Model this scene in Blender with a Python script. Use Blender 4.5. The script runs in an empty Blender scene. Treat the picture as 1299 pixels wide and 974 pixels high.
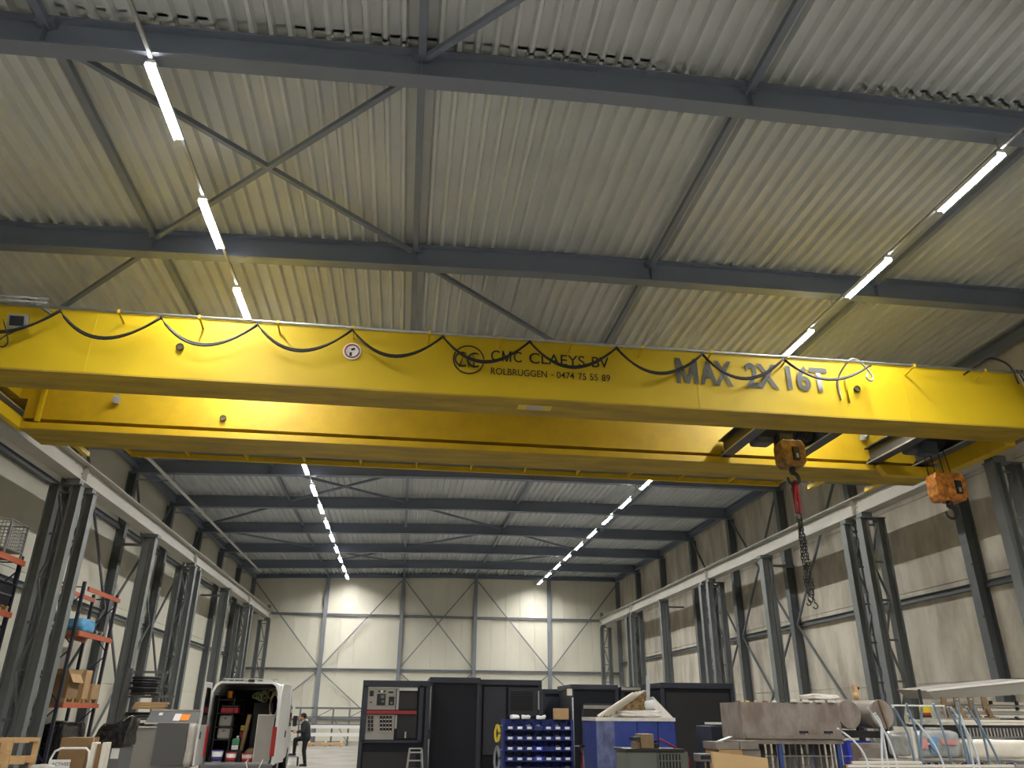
import bpy, math, random
from mathutils import Vector, Matrix
random.seed(7)
C = bpy.context.scene.collection

# ------------------------------------------------------------------ camera
FPX, PITCH, YAW, ROLL, CAMH = 964.67, 0.4092, 0.1320, 0.0077, 1.65
IW, IH = 1299.0, 974.0
_f = Vector((math.sin(YAW)*math.cos(PITCH), math.cos(YAW)*math.cos(PITCH), math.sin(PITCH)))
_r = Vector((math.cos(YAW), -math.sin(YAW), 0.0))
_u = _r.cross(_f)
CR = math.cos(ROLL)*_r + math.sin(ROLL)*_u
CU = -math.sin(ROLL)*_r + math.cos(ROLL)*_u
cam_d = bpy.data.cameras.new('camera'); cam = bpy.data.objects.new('camera', cam_d); C.objects.link(cam)
cam_d.sensor_fit = 'HORIZONTAL'; cam_d.sensor_width = 36.0; cam_d.lens = FPX/IW*36.0
cam_d.clip_start = 0.05; cam_d.clip_end = 300
M = Matrix((CR, CU, -_f)).transposed().to_4x4(); M.translation = (0, 0, CAMH)
cam.matrix_world = M
bpy.context.scene.camera = cam

# ------------------------------------------------------------------ world and exposure
w = bpy.data.worlds.new('world'); bpy.context.scene.world = w; w.use_nodes = True
w.node_tree.nodes['Background'].inputs[0].default_value = (0.01, 0.012, 0.016, 1)
w.node_tree.nodes['Background'].inputs[1].default_value = 0.2
vs = bpy.context.scene.view_settings
vs.view_transform = 'Standard'; vs.look = 'None'; vs.gamma = 1.0; vs.use_curve_mapping = False
vs.exposure = 0.0
LAMP_STRENGTH = 425.0

def ray(u, v):
    return ((u-IW/2)/FPX)*CR - ((v-IH/2)/FPX)*CU + _f
def atY(u, v, y):
    d = ray(u, v); p = d*(y/d.y); return Vector((p.x, y, p.z+CAMH))
def atX(u, v, x):
    d = ray(u, v); p = d*(x/d.x); return Vector((x, p.y, p.z+CAMH))
def atZ(u, v, z):
    d = ray(u, v); p = d*((z-CAMH)/d.z); return Vector((p.x, p.y, z))

# ------------------------------------------------------------------ materials
def lin(c):
    return tuple((x/12.92 if x <= 0.04045 else ((x+0.055)/1.055)**2.4) for x in [k/255.0 for k in c])
MATS = {}
def mat(name, rgb, rough=0.6, metal=0.0, vary=0.0, scale=3.0, stretch=(1, 1, 1), rgb2=None, bump=0.0, bscale=30.0, spec=0.5, alpha=1.0, trans=0.0):
    if name in MATS: return MATS[name]
    m = bpy.data.materials.new(name); m.use_nodes = True; nt = m.node_tree
    b = nt.nodes['Principled BSDF']
    b.inputs['Roughness'].default_value = rough; b.inputs['Metallic'].default_value = metal
    b.inputs['Specular IOR Level'].default_value = spec
    if trans: b.inputs['Transmission Weight'].default_value = trans
    if alpha < 1: b.inputs['Alpha'].default_value = alpha
    base = lin(rgb)
    b.inputs['Base Color'].default_value = (*base, 1)
    if vary > 0 or rgb2:
        geo = nt.nodes.new('ShaderNodeNewGeometry'); mp = nt.nodes.new('ShaderNodeMapping')
        mp.inputs['Scale'].default_value = stretch
        nt.links.new(geo.outputs['Position'], mp.inputs['Vector'])
        n = nt.nodes.new('ShaderNodeTexNoise'); n.inputs['Scale'].default_value = scale
        n.inputs['Detail'].default_value = 5; n.inputs['Roughness'].default_value = 0.6
        nt.links.new(mp.outputs[0], n.inputs['Vector'])
        r = nt.nodes.new('ShaderNodeValToRGB')
        c2 = lin(rgb2) if rgb2 else tuple(x*(1-vary) for x in base)
        r.color_ramp.elements[0].position = 0.35; r.color_ramp.elements[1].position = 0.62
        r.color_ramp.elements[0].color = (*c2, 1); r.color_ramp.elements[1].color = (*base, 1)
        nt.links.new(n.outputs['Fac'], r.inputs['Fac']); nt.links.new(r.outputs['Color'], b.inputs['Base Color'])
    if bump > 0:
        n2 = nt.nodes.new('ShaderNodeTexNoise'); n2.inputs['Scale'].default_value = bscale
        bp = nt.nodes.new('ShaderNodeBump'); bp.inputs['Strength'].default_value = bump; bp.inputs['Distance'].default_value = 0.02
        g2 = nt.nodes.new('ShaderNodeNewGeometry')
        nt.links.new(g2.outputs['Position'], n2.inputs['Vector'])
        nt.links.new(n2.outputs['Fac'], bp.inputs['Height']); nt.links.new(bp.outputs['Normal'], b.inputs['Normal'])
    MATS[name] = m
    return m
def emit(name, rgb, strength):
    m = bpy.data.materials.new(name); m.use_nodes = True
    b = m.node_tree.nodes['Principled BSDF']
    b.inputs['Base Color'].default_value = (0.8, 0.8, 0.8, 1)
    b.inputs['Emission Color'].default_value = (*rgb, 1); b.inputs['Emission Strength'].default_value = strength
    MATS[name] = m; return m

m_deck = mat('deck_steel', (204, 209, 211), 0.45, 0.0, 0.10, 0.7)
m_steel = mat('steel_blue_grey', (118, 127, 144), 0.5, 0.0, 0.08, 1.2)
m_col = mat('column_grey', (100, 105, 107), 0.5, 0.0, 0.10, 1.5)
m_crcol = mat('crane_column_grey', (106, 110, 109), 0.55, 0.0, 0.10, 2.0, spec=0.35)
m_runway = mat('runway_grey', (176, 174, 164), 0.55, 0.0, 0.10, 1.0)
m_rail = mat('rail_steel', (150, 148, 142), 0.35, 0.8)
m_panel = mat('wall_panel_cream', (208, 205, 188), 0.6, 0.0, 0.06, 0.8, (1, 1, 0.2))
m_conc = mat('wall_concrete', (204, 198, 182), 0.85, 0.0, 0, 1.6, (1, 1, 0.35), rgb2=(170, 163, 147), bump=0.15, bscale=14)
m_floor = mat('floor_concrete', (146, 141, 133), 0.85, 0.0, 0.22, 0.6, bump=0.03, spec=0.15)
m_yel = mat('crane_yellow', (204, 174, 28), 0.5, 0.0, 0.08, 0.9, spec=0.3)
m_yeld = mat('crane_yellow_underside', (172, 146, 44), 0.6, 0.0, 0, 1.3, (0.6, 3, 1), rgb2=(142, 120, 50), spec=0.3)  # grime streaks over a yellow set duller and darker for the girder undersides
m_yel2 = mat('crane_yellow_worn', (202, 168, 24), 0.5, 0.0, 0, 2.2, (1, 3, 1), rgb2=(190, 158, 30))
m_black = mat('black_paint', (22, 24, 28), 0.5)
m_rubber = mat('black_rubber', (20, 20, 20), 0.6)
m_letter = mat('lettering_black', (28, 24, 20), 0.5)
m_letter2 = mat('lettering_grey', (74, 76, 70), 0.5)
m_white = mat('white_paint', (225, 225, 222), 0.4)
m_galv = mat('galvanised', (165, 167, 168), 0.4, 0.5, 0.15, 6)
m_alu = mat('aluminium', (190, 190, 190), 0.3, 0.8)
m_lamp = emit('led_diffuser', (1.0, 0.985, 0.96), LAMP_STRENGTH)

# ------------------------------------------------------------------ mesh helpers
class MB:
    def __init__(s): s.v = []; s.f = []; s.mi = []; s.cur = 0; s.sm = []; s.smooth = False
    def _add(s, vs, fs, smooth=None):
        o = len(s.v); s.v += [tuple(p) for p in vs]
        for f in fs: s.f.append([i+o for i in f]); s.mi.append(s.cur); s.sm.append(s.smooth if smooth is None else smooth)
        return s
    def box(s, x0, x1, y0, y1, z0, z1):
        return s._add([(x0,y0,z0),(x1,y0,z0),(x1,y1,z0),(x0,y1,z0),(x0,y0,z1),(x1,y0,z1),(x1,y1,z1),(x0,y1,z1)],
                      [(0,3,2,1),(4,5,6,7),(0,1,5,4),(1,2,6,5),(2,3,7,6),(3,0,4,7)])
    def cbox(s, c, size, rz=0.0, rx=0.0, ry=0.0):
        R = Matrix.Rotation(rz,3,'Z') @ Matrix.Rotation(ry,3,'Y') @ Matrix.Rotation(rx,3,'X')
        hx, hy, hz = [k/2 for k in size]; c = Vector(c)
        P = [c + R @ Vector((a*hx, b*hy, d*hz)) for d in (-1,1) for a, b in ((-1,-1),(1,-1),(1,1),(-1,1))]
        return s._add(P, [(0,3,2,1),(4,5,6,7),(0,1,5,4),(1,2,6,5),(2,3,7,6),(3,0,4,7)])
    def frame(s, d, up):
        d = Vector(d).normalized(); up = Vector(up)
        if abs(d.dot(up.normalized())) > 0.98: up = Vector((1,0,0)) if abs(d.x) < 0.9 else Vector((0,1,0))
        a = d.cross(up).normalized(); b = a.cross(d).normalized()
        return a, b
    def prism(s, poly, p0, p1, up=(0,0,1), smooth=False):
        """poly: 2D outline (side, up) extruded from p0 to p1"""
        p0 = Vector(p0); p1 = Vector(p1); a, b = s.frame(p1-p0, up); n = len(poly)
        P = [p0+a*x+b*y for x, y in poly] + [p1+a*x+b*y for x, y in poly]
        F = [tuple(range(n))[::-1], tuple(range(n, 2*n))]
        s._add(P, F, False)
        o = len(s.v)-2*n
        for i in range(n):
            j = (i+1) % n; s.f.append([o+i, o+j, o+n+j, o+n+i]); s.mi.append(s.cur); s.sm.append(smooth)
        return s
    def beam(s, p0, p1, wd, ht, up=(0,0,1)):
        return s.prism([(-wd/2,-ht/2),(wd/2,-ht/2),(wd/2,ht/2),(-wd/2,ht/2)], p0, p1, up)
    def ibeam(s, p0, p1, b, h, tf, tw, up=(0,0,1)):
        B = b/2; H = h/2; T = tw/2
        return s.prism([(-B,-H),(B,-H),(B,-H+tf),(T,-H+tf),(T,H-tf),(B,H-tf),(B,H),(-B,H),(-B,H-tf),(-T,H-tf),(-T,-H+tf),(-B,-H+tf)], p0, p1, up)
    def channel(s, p0, p1, b, h, t, up=(0,0,1)):
        return s.prism([(0,-h/2),(b,-h/2),(b,-h/2+t),(t,-h/2+t),(t,h/2-t),(b,h/2-t),(b,h/2),(0,h/2)], p0, p1, up)
    def cyl(s, p0, p1, r, n=12, r1=None, smooth=True):
        r1 = r if r1 is None else r1; p0 = Vector(p0); p1 = Vector(p1); a, b = s.frame(p1-p0, (0,0,1))
        P = []
        for p, q in ((p0, r), (p1, r1)):
            P += [p + a*(q*math.cos(2*math.pi*i/n)) + b*(q*math.sin(2*math.pi*i/n)) for i in range(n)]
        s._add(P, [tuple(range(n))[::-1], tuple(range(n,2*n))], False)
        o = len(s.v)-2*n
        for i in range(n):
            j = (i+1) % n; s.f.append([o+i,o+j,o+n+j,o+n+i]); s.mi.append(s.cur); s.sm.append(smooth)
        return s
    def tube(s, pts, r, n=8, closed=False, rs=None):
        pts = [Vector(p) for p in pts]; m = len(pts); P = []; prev = None
        for i, p in enumerate(pts):
            if closed: d = pts[(i+1) % m]-pts[i-1]
            else: d = pts[min(i+1,m-1)]-pts[max(i-1,0)]
            d.normalize()
            if prev is None: a, b = s.frame(d, (0,0,1))
            else:
                a = (prev - d*prev.dot(d)).normalized(); b = d.cross(a)
            prev = a; q = rs[i] if rs else r
            P += [p + a*(q*math.cos(2*math.pi*k/n)) + b*(q*math.sin(2*math.pi*k/n)) for k in range(n)]
        F = []
        for i in range(m if closed else m-1):
            i2 = (i+1) % m
            for k in range(n):
                k2 = (k+1) % n; F.append((i*n+k, i*n+k2, i2*n+k2, i2*n+k))
        s._add(P, F, True)
        if not closed:
            o = len(s.v)-m*n
            s.f.append([o+k for k in range(n)][::-1]); s.mi.append(s.cur); s.sm.append(False)
            s.f.append([o+(m-1)*n+k for k in range(n)]); s.mi.append(s.cur); s.sm.append(False)
        return s
    def torus(s, c, R, r, axis=(0,0,1), n=24, k=8, sx=1.0, sy=1.0, wob=0.0):
        a, b = s.frame(axis, (0,0,1)); c = Vector(c)
        pts = [c + a*(R*sx*math.cos(2*math.pi*i/n)*(1+wob*math.sin(5*i))) + b*(R*sy*math.sin(2*math.pi*i/n)*(1+wob*math.cos(3*i))) for i in range(n)]
        return s.tube(pts, r, k, closed=True)
    def ball(s, c, r, n=10, m=7, sc=(1,1,1)):
        c = Vector(c); P = [c+Vector((0,0,r*sc[2]))]; F = []
        for i in range(1, m):
            t = math.pi*i/m
            for j in range(n):
                a = 2*math.pi*j/n; P.append(c+Vector((r*sc[0]*math.sin(t)*math.cos(a), r*sc[1]*math.sin(t)*math.sin(a), r*sc[2]*math.cos(t))))
        P.append(c-Vector((0,0,r*sc[2])))
        for j in range(n): F.append((0, 1+j, 1+(j+1) % n))
        for i in range(m-2):
            for j in range(n):
                a = 1+i*n+j; b = 1+i*n+(j+1) % n; F.append((a, a+n, b+n, b))
        L = len(P)-1
        for j in range(n): F.append((L, 1+(m-2)*n+(j+1) % n, 1+(m-2)*n+j))
        return s._add(P, F, True)
    def capsule(s, p0, p1, r0, r1, n=10):
        s.cyl(p0, p1, r0, n, r1); s.ball(p0, r0, n, 6); s.ball(p1, r1, n, 6); return s
    def mesh(s, name, mats):
        me = bpy.data.meshes.new(name); me.from_pydata(s.v, [], s.f); me.update()
        if not isinstance(mats, (list, tuple)): mats = [mats]
        for m in mats: me.materials.append(m)
        me.polygons.foreach_set('material_index', s.mi); me.polygons.foreach_set('use_smooth', s.sm)
        return me
    def build(s, name, mats, parent=None, loc=(0,0,0), rz=0.0, bevel=0.0):
        o = bpy.data.objects.new(name, s.mesh(name, mats)); C.objects.link(o)
        o.location = loc; o.rotation_euler = (0, 0, rz)
        if parent: o.parent = parent
        if bevel:
            b = o.modifiers.new('bevel', 'BEVEL'); b.width = bevel; b.segments = 2; b.limit_method = 'ANGLE'
        return o
def inst(name, me, parent=None, loc=(0,0,0), rot=(0,0,0), scale=None):
    o = bpy.data.objects.new(name, me); C.objects.link(o); o.location = loc; o.rotation_euler = rot
    if scale: o.scale = scale
    if parent: o.parent = parent
    return o
def tag(o, label=None, cat=None, group=None, kind=None):
    if label: o['label'] = label
    if cat: o['category'] = cat
    if group: o['group'] = group
    if kind: o['kind'] = kind
    return o
def thing(name, label, cat, loc=(0,0,0), rz=0.0, group=None):
    o = bpy.data.objects.new(name, None); C.objects.link(o); o.location = loc; o.rotation_euler = (0,0,rz)
    o.empty_display_size = 0.2
    return tag(o, label, cat, group)
def copy_tree(o, parent=None, loc=None, rz=None, label=None):
    c = o.copy(); C.objects.link(c); c.parent = parent
    if loc is not None: c.location = loc
    if rz is not None: c.rotation_euler = (0,0,rz)
    if label: c['label'] = label
    for ch in list(o.children): copy_tree(ch, c)
    return c
def text_mesh(s, height, mt, name, parent, origin, xdir, width=None, offset=0.0, depth=0.004, slope=0.0):
    """flat raised lettering standing in the XZ plane and facing -Y; origin = lower left corner"""
    cu = bpy.data.curves.new(name, 'FONT'); cu.body = s; cu.size = 1.0; cu.offset = offset; cu.extrude = 0.0
    to = bpy.data.objects.new('tmp', cu); C.objects.link(to)
    bpy.context.view_layer.update()
    dg = bpy.context.evaluated_depsgraph_get()
    me = bpy.data.meshes.new_from_object(to.evaluated_get(dg))
    bpy.data.objects.remove(to); bpy.data.curves.remove(cu)
    xs = [v.co.x for v in me.vertices]; ys = [v.co.y for v in me.vertices]
    x0, x1, y0, y1 = min(xs), max(xs), min(ys), max(ys)
    sy = height/(y1-y0); sx = (width/(x1-x0)) if width else sy
    for v in me.vertices: v.co = ((v.co.x-x0)*sx, 0.0, (v.co.y-y0)*sy)
    me.materials.append(mt); me.update()
    o = bpy.data.objects.new(name, me); C.objects.link(o); o.location = origin; o.parent = parent
    return o

# ------------------------------------------------------------------ hall geometry
XW0, XW1 = -10.25, 14.85          # inner faces of the side walls
YB, YF = 53.6, -11.6              # far wall, wall behind the camera
KX = (-10.0, 2.3, 14.7)
def zraf(x):                      # underside of the rafters
    if x < KX[1]: return 9.60 + (x-KX[0])*0.37/12.3
    return 9.97 + (x-KX[1])*0.06/12.4
RH = 0.50
FRAMES = [8.33+5*k for k in range(-3, 9)]     # rafter lines
COLX = (-5.27, -0.24, 4.70, 9.80)

floor = MB().box(XW0-0.4, XW1+0.4, YF-0.4, YB+0.4, -0.2, 0.0).build('floor', m_floor)
tag(floor, 'grey concrete workshop floor', 'floor', kind='structure')

ceiling = thing('ceiling', 'ribbed steel deck roof on grey rafters', 'ceiling', (2.3, 20, 9.97)); ceiling['kind'] = 'structure'
def under(o, p):                  # parent, keeping world placement of a mesh built in world space
    o.parent = p; o.location = Vector(o.location) - Vector(p.location); return o
# roof sheets: four ribs per sheet, ten metres long
PITCHR, NR = 0.262, 4
def deck_mesh(L):
    prof = []
    for i in range(NR):
        x = i*PITCHR
        prof += [(x, 0.105), (x+0.142, 0.105), (x+0.176, 0.0), (x+0.228, 0.0)]
    prof.append((NR*PITCHR, 0.105))
    t = 0.008; n = len(prof); P = []
    for y in (0, L):
        P += [(x, y, z) for x, z in prof] + [(x, y, z+t) for x, z in prof]
    F = []
    for i in range(n-1):
        F += [(i, i+1, 2*n+i+1, 2*n+i), (n+i+1, n+i, 3*n+i, 3*n+i+1), (i+1, i, n+i, n+i+1), (2*n+i, 2*n+i+1, 3*n+i+1, 3*n+i)]
    b = MB(); b._add(P, F); return b.mesh('deck_sheet', m_deck)
dm = deck_mesh(10.05)
x = XW0-0.15
while x < XW1+0.2:
    sl = math.atan((zraf(x+1.05)-zraf(x))/1.05)
    for j in range(7):
        y0 = YF-0.3+10.0*j - (3.6 if j == 0 else 0)*0
        if y0 > YB: continue
        inst('deck_sheet', dm, ceiling, Vector((x, y0, zraf(x)+RH+0.002))-Vector(ceiling.location), (0, -sl, 0))
    x += NR*PITCHR
for y in FRAMES:
    b = MB(); pts = [(-10.2, y, zraf(-10.2)+RH/2), (KX[1], y, zraf(KX[1])+RH/2), (14.8, y, zraf(14.8)+RH/2)]
    for p, q in ((pts[0], pts[1]), (pts[1], pts[2])): b.ibeam(p, q, 0.26, RH, 0.024, 0.014)
    for xs in COLX:
        b.box(xs-0.12, xs+0.12, y-0.135, y+0.135, zraf(xs)+RH-0.13, zraf(xs)+RH-0.005)
        b.box(xs-0.006, xs+0.006, y-0.12, y+0.12, zraf(xs)+0.03, zraf(xs)+RH-0.02)
    under(b.build('rafter', m_steel), ceiling)
for x in COLX:
    for y0, y1 in zip(FRAMES[2:], FRAMES[3:]+[YB-0.2]):
        z = zraf(x)+RH-0.11
        under(MB().beam((x, y0+0.01, z), (x, y1-0.01, z), 0.11, 0.11).build('tie_tube', m_steel), ceiling)
for x, off in ((-9.98, 0), (14.55, 0)):
    for y0, y1 in zip(FRAMES[2:], FRAMES[3:]+[YB-0.2]):
        z = zraf(x)+RH-0.2
        under(MB().ibeam((x, y0+0.01, z), (x, y1-0.01, z), 0.22, 0.26, 0.015, 0.01).build('eaves_beam', m_steel), ceiling)
def roof_brace(xa, ya, xb, yb):
    za, zb = zraf(xa)+RH-0.20, zraf(xb)+RH-0.20
    d = Vector((xb-xa, yb-ya, zb-za)).normalized()*0.12
    under(MB().beam(Vector((xa, ya, za))+d, Vector((xb, yb, zb))-d, 0.085, 0.085).build('roof_brace', m_steel), ceiling)
Fk = lambda k: 8.33+5*k
XA, XB_, XC_, XD, XE, XF = -10.05, -5.27, -0.24, 4.70, 9.80, 14.7
for (k, xa, xb) in ((0, XB_, XC_), (0, XC_, XB_), (-1, XD, XC_), (1, XB_, XA), (1, XC_, XD), (2, XC_, XB_), (2, XD, XC_), (3, XB_, XC_),
                    (4, XB_, XC_), (4, XC_, XB_), (5, XC_, XD), (5, XB_, XA), (6, XD, XC_), (6, XA, XB_), (7, XB_, XC_), (7, XC_, XB_), (7, XE, XD), (6, XD, XE)):
    roof_brace(xa, Fk(k)+0.1, xb, Fk(k+1)-0.1)

# ------------------------------------------------------------------ walls
def wall(name, x0, x1, y0, y1, label):
    o = MB().box(x0, x1, y0, y1, -0.2, 10.75).build(name, m_panel); tag(o, label, 'wall', kind='structure'); return o
wl = wall('wall_left', XW0-0.25, XW0-0.08, YF-0.3, YB+0.3, 'cream panelled side wall behind the pallet racks')
wr = wall('wall_right', XW1+0.08, XW1+0.25, YF-0.3, YB+0.3, 'stained concrete side wall beyond the hanging hooks')
wb = wall('wall_back', XW0-0.1, XW1+0.1, YB+0.08, YB+0.25, 'cream sandwich panel end wall with cross bracing')
wf = wall('wall_front', XW0-0.1, XW1+0.1, YF-0.25, YF-0.08, 'cream end wall at the near end of the hall')
ZP = (0.0, 2.52, 5.05, 7.58, 10.6)
YP = [YF] + [8.33+5*k for k in range(-3, 9)] + [YB]
pm = {}
for side, (px, mt, par) in enumerate(((XW0-0.08, m_panel, wl), (XW1, m_conc, wr))):
    for y0, y1 in zip(YP, YP[1:]):
        if y1 - y0 < 0.3 or y1 < 3: continue
        for z0, z1 in zip(ZP, ZP[1:]):
            key = (side, round(y1-y0, 2), round(z1-z0, 2))
            if key not in pm: pm[key] = MB().box(0, 0.08, 0.008, y1-y0-0.008, 0.008, z1-z0-0.008).mesh('wall_panel', mt)
            inst('wall_panel', pm[key], par, (px, y0, z0))
bpm = MB().box(0.004, 0.996, 0, 0.08, 0, 10.62).mesh('wall_panel', m_panel)
for i in range(25): inst('wall_panel', bpm, wb, (XW0+0.05+i*1.0, YB, 0))
# side wall columns
for side, (xf, s, par) in enumerate(((-9.96, -1, wl), (14.52, 1, wr))):
    xb = XW0 if s < 0 else XW1
    for y in FRAMES[3:]:
        b = MB(); zt = zraf(xf)+0.02
        xc = (xf+xb)/2; dpt = abs(xb-xf)-0.005
        b.ibeam((xc, y, 0), (xc, y, zt), 0.28, dpt, 0.016, 0.012, up=(1,0,0))
        for zz in (3.0, 4.0, 5.3, 6.4, 7.2): b.cyl((xf+0.09*s*-1*0-0.0, y-0.10, zz), (xf-s*0.03, y-0.10, zz), 0.028, 8)
        b.build('wall_column', m_col, par)
    for y0, y1 in zip(FRAMES[3:], FRAMES[4:]+[YB-0.05]):
        for z in ((4.70, 7.6) if s < 0 else (4.80,)):
            b = MB(); b.ibeam((xb-s*0.085, y0+0.15, z), (xb-s*0.085, y1-0.15, z), 0.16, 0.16, 0.012, 0.01)
            b.build('girt', m_col, par)
    for yn in (Fk(4), Fk(5)):
        for dy in (-5, 5):
            for z1 in (zraf(xf)-0.1, 0.1):
                a = Vector((xb-s*0.2, yn+0.2*dy/5, 4.8)); c = Vector((xb-s*0.2, yn+dy*0.96, z1))
                MB().beam(a, c, 0.07, 0.07).build('wall_brace', m_col, par)
# far wall frame
m_bcol = mat('end_wall_steel', (120, 124, 130), 0.5, 0, 0.08, 1.0)
for x in COLX:
    MB().ibeam((x, YB-0.14, 0), (x, YB-0.14, zraf(x)+RH-0.01), 0.24, 0.26, 0.016, 0.012, up=(0,1,0)).build('end_column', m_bcol, wb)
for x in (XW0+0.14, XW1-0.14):
    MB().ibeam((x, YB-0.14, 0), (x, YB-0.14, zraf(x)+RH-0.01), 0.24, 0.26, 0.016, 0.012, up=(0,1,0)).build('end_column', m_bcol, wb)
ex = [XW0+0.14]+list(COLX)+[XW1-0.14]
for z in (1.25, 4.21, 7.61):
    for a, c in zip(ex, ex[1:]):
        MB().ibeam((a+0.13, YB-0.09, z), (c-0.13, YB-0.09, z), 0.16, 0.14, 0.012, 0.01).build('end_girt', m_bcol, wb)
ztop = lambda x: zraf(x)+RH-0.35
def ebrace(xa, za, xb, zb):
    d = Vector((xb-xa, 0, zb-za)).normalized()*0.2
    MB().beam(Vector((xa, YB-0.30, za))+d, Vector((xb, YB-0.30, zb))-d, 0.075, 0.075).build('end_brace', m_bcol, wb)
for i, j in ((0,1),):
    pass
for xa, za, xb, zb in ((ex[0], ztop(ex[0]), ex[1], 4.25), (ex[1], 4.25, ex[2], ztop(ex[2])), (ex[2], ztop(ex[2]), ex[3], 4.25), (ex[2], 4.25, ex[3], ztop(ex[3])),
                       (ex[3], ztop(ex[3]), ex[4], 4.25), (ex[4], 4.25, ex[5], ztop(ex[5])),
                       (ex[0], 0.1, ex[1], 4.15), (ex[1], 4.15, ex[2], 0.1), (ex[2], 4.15, ex[3], 0.1), (ex[3], 4.15, ex[2], 0.1), (ex[3], 0.1, ex[4], 4.15), (ex[4], 4.15, ex[5], 0.1)):
    ebrace(xa, za, xb, zb)
MB().ibeam((XW0+0.1, YB-0.15, zraf(XW0)+RH-0.14), (KX[1], YB-0.15, zraf(KX[1])+RH-0.14), 0.22, 0.24, 0.015, 0.01).build('end_rafter', m_steel, wb)
MB().ibeam((KX[1], YB-0.15, zraf(KX[1])+RH-0.14), (XW1-0.1, YB-0.15, zraf(XW1)+RH-0.14), 0.22, 0.24, 0.015, 0.01).build('end_rafter', m_steel, wb)

# ------------------------------------------------------------------ lights
LROWS = ((-3.866, 'row above the parked van'), (8.743, 'row above the black enclosures'))
LZ = 9.70
ORD = 'first second third fourth fifth sixth seventh eighth ninth tenth eleventh twelfth thirteenth fourteenth fifteenth sixteenth seventeenth eighteenth nineteenth twentieth twenty-first'.split()
# housing with side skirts: the strip throws its light down and along the hall, not up the side walls
body_me = MB().prism([(-0.076, -0.046), (-0.070, -0.046), (-0.066, 0.0), (0.066, 0.0), (0.070, -0.046), (0.076, -0.046), (0.072, 0.02), (0.045, 0.055), (-0.045, 0.055), (-0.072, 0.02)], (0, -0.75, 0), (0, 0.75, 0)).mesh('housing', m_white)
dif_me = MB().prism([(-0.060, -0.012), (0.060, -0.012), (0.064, -0.001), (-0.064, -0.001)], (0, -0.745, 0), (0, 0.745, 0)).mesh('diffuser', m_lamp)
for lx, txt in LROWS:
    tr = thing('light_track', 'thin grey lighting track carrying the %s' % txt.replace('row', 'row of strip lights', 1), 'light track', (lx, 20, LZ+0.08))
    MB().beam((0, YF+0.3-20, 0), (0, YB-1.0-20, 0), 0.05, 0.05).build('track', m_galv, tr)
    for y in FRAMES:
        MB().beam((0, y-20, 0.02), (0, y-20, zraf(lx)-LZ-0.08+0.02), 0.03, 0.012, up=(0,1,0)).build('hanger', m_galv, tr)
    for i in range(-6, 15):
        t = thing('strip_light', '%s LED strip light from the end wall in the %s' % (ORD[14-i], txt), 'strip light', (lx, 9.06+3*i, LZ), 0, 'lights in the %s' % txt)
        inst('housing', body_me, t); inst('diffuser', dif_me, t)

# ------------------------------------------------------------------ crane runways and their columns
ZT, ZBm = 7.62, 7.10
SPL = [-3.3, 8.7, 20.75, 32.75, 44.85, 52.2]
for side, (xc, s, desc) in enumerate(((-8.67, 1, 'in front of the cream wall'), (13.14, -1, 'in front of the concrete wall'))):
    rt = thing('crane_runway', 'pale grey crane runway beam with a rail %s' % desc, 'runway beam', (xc, 20, ZBm))
    for y0, y1 in zip(SPL, SPL[1:]):
        b = MB().ibeam((0, y0+0.006-20, (ZT-ZBm)/2), (0, y1-0.006-20, (ZT-ZBm)/2), 0.40, ZT-ZBm, 0.026, 0.02)
        for yy in (y0+0.012, y1-0.026):
            b.box(-0.12, 0.12, yy-20, yy+0.014-20, 0.026, ZT-ZBm-0.026)
        seg = b.build('beam_segment', m_runway, rt)
        bb = MB()
        for e in (y0+0.12, y0+0.3, y0+0.6, y1-0.12, y1-0.3, y1-0.6):
            for zz in (0.12, 0.26, 0.40):
                if abs(e-y0) > 0.2 and abs(e-y1) > 0.2 and zz < 0.3: continue
                bb.cyl((s*0.009, e-20, zz), (s*0.035, e-20, zz), 0.017, 6)
        tag(bb.build('bolts', m_galv, seg), kind='stuff')
    MB().beam((0, SPL[0]-20, ZT-ZBm+0.035), (0, 52.1-20, ZT-ZBm+0.035), 0.06, 0.07).build('rail', m_rail, rt)
    MB().box(-0.09, 0.09, 51.95-20, 52.1-20, ZT-ZBm+0.07, ZT-ZBm+0.33).build('end_stop', m_col, rt)
# lattice ladder: inner post under the runway, outer post towards the wall
def ladder(xc, s, y, label, group):
    t = thing('lattice_column', label, 'crane column', (xc, y, 0), 0, group)
    zt = ZBm-0.16
    xi, xo = -s*(-0.09), -s*0.43        # offsets of inner and outer post
    for xx in (xi, xo):
        MB().ibeam((xx, 0, 0.02), (xx, 0, zt), 0.26, 0.23, 0.016, 0.011, up=(1,0,0)).build('post', m_crcol, t)
        MB().box(xx-0.2, xx+0.2, -0.2, 0.2, 0, 0.03).build('base_plate', m_crcol, t)
    z = 0.4; k = 0; xa, xb2 = (xi-s*0.115, xo+s*0.115)
    while z+1.05 < zt:
        MB().beam((xa, 0, z), (xb2, 0, z), 0.05, 0.05).build('lacing_bar', m_crcol, t)
        p, q = ((xa, 0, z+0.04), (xb2, 0, z+1.01)) if k % 2 else ((xb2, 0, z+0.04), (xa, 0, z+1.01))
        MB().beam(p, q, 0.05, 0.05).build('lacing_bar', m_crcol, t)
        z += 1.06; k += 1
    MB().beam((xa, 0, z), (xb2, 0, z), 0.05, 0.05).build('lacing_bar', m_crcol, t)
    b = MB(); lo, hi = min(xi, xo)-0.14, max(xi, xo)+0.14
    b.box(lo, hi, -0.15, 0.15, zt, zt+0.025); b.box(-0.16, 0.16, -0.14, 0.14, zt+0.025, ZBm-0.004)
    b.build('cap', m_crcol, t)
    return t
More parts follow.
